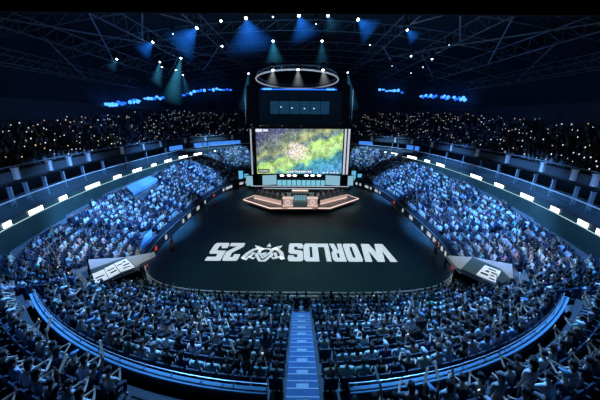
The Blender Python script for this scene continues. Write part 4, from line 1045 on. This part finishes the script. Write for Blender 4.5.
# players at the desks, staff at the foot of the stairs, staff along the boards
for nm, inn, x, y, ang in PSEATS:
    make_person('player', 'leaning forward', (x+math.sin(ang)*.0, y, SY+.02), ang+PI, f'seated player in pale jersey at the {nm} desk, {inn}', 'person', 'players on the stage', rr, (.42, .44, .5) if nm == 'left' else (.46, .42, .44), 'short', (.01, .01, .01), 1.0, (.02, .02, .03))
make_person('steward', 'seated with hands in lap', (-.14, 13.42, .83), 0.1, 'steward in black sitting on a stool low on the stairs, left one', 'person', None, rr, (.012, .012, .015), 'short', (.01, .01, .01), 1.0, (.012, .012, .015))
make_person('steward', 'seated with hands in lap', (.40, 13.42, .83), -.1, 'steward in black sitting on a stool low on the stairs, right one', 'person', None, rr, (.015, .015, .02), 'short', (.01, .01, .01), 1.02, (.012, .012, .015))
for nm, x in (('left', -.14), ('right', .40)):
    o = empty('stool', (x, 13.36, .826), 0, f'low black stool on the stairs under the {nm} seated steward', 'stool', 'stools on the stairs')
    MB().box((0, 0, .33), (.3, .24, .04)).obj('seat', black, o)
    for a_, b_ in ((-1, -1), (1, -1), (1, 1), (-1, 1)): MB().bar((a_*.12, b_*.09, 0), (a_*.12, b_*.09, .31), .015, 6).obj('leg', dark_metal, o)
for nm, u, v, col, cn in (('right', 440.5, 256, (.75, .05, .04), 'red'), ('right', 395.5, 212, (.7, .2, .08), 'orange'), ('left', 211, 209, (.65, .22, .12), 'orange'), ('left', 167.5, 254, (.7, .06, .05), 'red')):
    p = on_z(u, v, 0); p.x += -.55 if p.x > 0 else .55
    make_person('steward', 'standing', (p.x, p.y, .005), PI/2 if p.x > 0 else -PI/2, f'steward in {cn} jacket standing beside the {nm} rinkside boards', 'person', None, rr, col, 'cap', (.05, .03, .03), 1.0, (.03, .03, .04))
# ------------------------------------------------------------------ the rest of the crowd: one mass of small figures
def low_figure(kind):
    V, Fc, T = [], [], []            # T: colour tag per vertex: 0 skin 1 hair 2 cloth 3 trousers
    def put(mb, t):
        b = len(V); V.extend(mb.v); Fc.extend([tuple(b+i for i in f) for f in mb.f]); T.extend([t]*len(mb.v))
    def loft(rings, t, nn=7):
        mb = MB(); vs = []
        for (y, z, rx, ry) in rings: vs += [(rx*math.cos(2*PI*i/nn), y+ry*math.sin(2*PI*i/nn), z) for i in range(nn)]
        fs = [(j*nn+i, j*nn+(i+1) % nn, (j+1)*nn+(i+1) % nn, (j+1)*nn+i) for j in range(len(rings)-1) for i in range(nn)]+[tuple(range((len(rings)-1)*nn, len(rings)*nn))]
        put(mb.add(vs, fs), t)
    ln = .10 if kind == 3 else 0
    loft([(-.04, .44, .17, .12), (-.05+ln*.4, .72, .16, .12), (-.03+ln, .95, .20, .11), (-.01+ln, 1.04, .07, .06), (0+ln, 1.10, .055, .055)], 2)
    mb = MB().sphere((0, .015+ln, 1.215), (.085, .1, .12), 8, 6); b = len(V); put(mb, 0)
    for i in range(b, len(V)):
        x, y, z = V[i]
        if y < .03+ln or z > 1.27: T[i] = 1; V[i] = (x*1.12, (y-.015-ln)*1.1+.015+ln, z+.005)
    for s_ in (-1, 1):
        z0 = .98
        if kind == 1 or (kind == 2 and s_ > 0): e, h = (.25*s_, .08, z0+.16), (.20*s_, .14, z0+.46)
        elif kind == 4: e, h = (.22*s_, .16, z0-.16), (.08*s_, .34, z0+.08)
        else: e, h = (.24*s_, .05+ln, z0-.27), (.12*s_, .26+ln, z0-.36)
        put(MB().bar((.18*s_, ln, z0), e, .06, 5, .05), 2); put(MB().bar(e, h, .042, 5, .032), 0)
        put(MB().sphere(h, (.035, .035, .045), 5, 4), 0)
        put(MB().bar((.1*s_, 0, .5), (.14*s_, .36, .5), .08, 5, .06), 3); put(MB().bar((.14*s_, .36, .5), (.14*s_, .33, .04), .06, 5, .045), 3)
    return np.array(V), Fc, np.array(T)
LOW = [low_figure(k) for k in range(5)]
# upper tier people
UPP = []
for k in range(0, 11):
    pts = off(CR, CN, 1.75+.8*k+.52); ns = 0
    cl = list(pts)+[pts[0]]
    for (x, y, dx, dy) in polyline_seats(cl, .1, .62):
        if y < 6 or rr.random() < .12 or k > 4.5+(y-15)*.13: continue
        q = proj((x, y, UZ[k]+.9))
        if not q or not (-5 < q[0] < 605 and 60 < q[1]): continue
        if abs(q[0]-300) < 47 and q[1] > 128: continue
        UPP.append(dict(x=x, y=y, z=UZ[k], h=math.atan2(38-y, -x)-PI/2, q=q, fam='up'))
AV, AF, AC = [], [], []; nb = 0
for s_ in rest+UPP:
    if s_['fam'] == 'side' and in_tarp(s_['q']): continue
    if s_['fam'] != 'up' and rr.random() < .04: continue
    kind = pick(rr, ((0, 52), (1, 9), (2, 15), (3, 12), (4, 12)))[0]; V, Fc, T = LOW[kind]
    a = s_['h']+rr.uniform(-.25, .25); c, n_ = math.cos(a), math.sin(a); sc = rr.uniform(.76, .90) if s_['fam'] == 'side' else rr.uniform(.86, 1.0)
    P = np.empty_like(V); P[:, 0] = s_['x']+sc*(c*V[:, 0]-n_*V[:, 1]); P[:, 1] = s_['y']+sc*(n_*V[:, 0]+c*V[:, 1]); P[:, 2] = s_['z']+sc*V[:, 2]
    cols = np.array([(*rr.choice(SKIN), 1), (*pick(rr, HCOL)[0], 1), (*[x*rr.uniform(.8, 1.2) for x in pick(rr, CLOTH)[1]], 1), (.04, .05, .07, 1)])
    if s_['fam'] == 'up': cols[:, :3] *= .4  # upper tier colours darkened to stand in for dim light
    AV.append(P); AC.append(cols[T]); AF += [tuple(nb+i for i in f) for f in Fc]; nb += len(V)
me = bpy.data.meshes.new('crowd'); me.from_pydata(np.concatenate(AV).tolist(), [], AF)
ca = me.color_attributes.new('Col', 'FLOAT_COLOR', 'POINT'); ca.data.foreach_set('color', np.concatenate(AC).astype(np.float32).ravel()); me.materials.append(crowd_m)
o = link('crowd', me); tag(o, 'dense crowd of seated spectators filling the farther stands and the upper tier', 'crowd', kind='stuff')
print('PEOPLE', len(ind), len(rest), len(UPP), nb)
# small phone lights among the crowd
pm = {'w': MB(), 'o': MB()}
for s_ in UPP:
    if rr.random() < .30:
        sz = rr.uniform(.03, .075); (pm['o'] if rr.random() < .22 else pm['w']).sphere((s_['x']+.42*math.cos(s_['h']+PI/2), s_['y']+.42*math.sin(s_['h']+PI/2), s_['z']+.95+rr.uniform(-.1, .4)), sz, 4, 3)
for s_ in rest:
    if rr.random() < .05: pm['w'].sphere((s_['x']+.45*math.cos(s_['h']+PI/2), s_['y']+.45*math.sin(s_['h']+PI/2), s_['z']+.9), .035, 4, 3)
o = pm['w'].obj('phone_light_glitter', glow('phone_white', (.75, .85, 1), 1.3)); tag(o, 'tiny white phone lights scattered through the crowd', 'phone lights', kind='stuff')
o = pm['o'].obj('warm_phone_light_glitter', glow('phone_warm', (1, .62, .35), 1.2)); tag(o, 'tiny warm phone lights scattered through the upper tier', 'phone lights', kind='stuff')
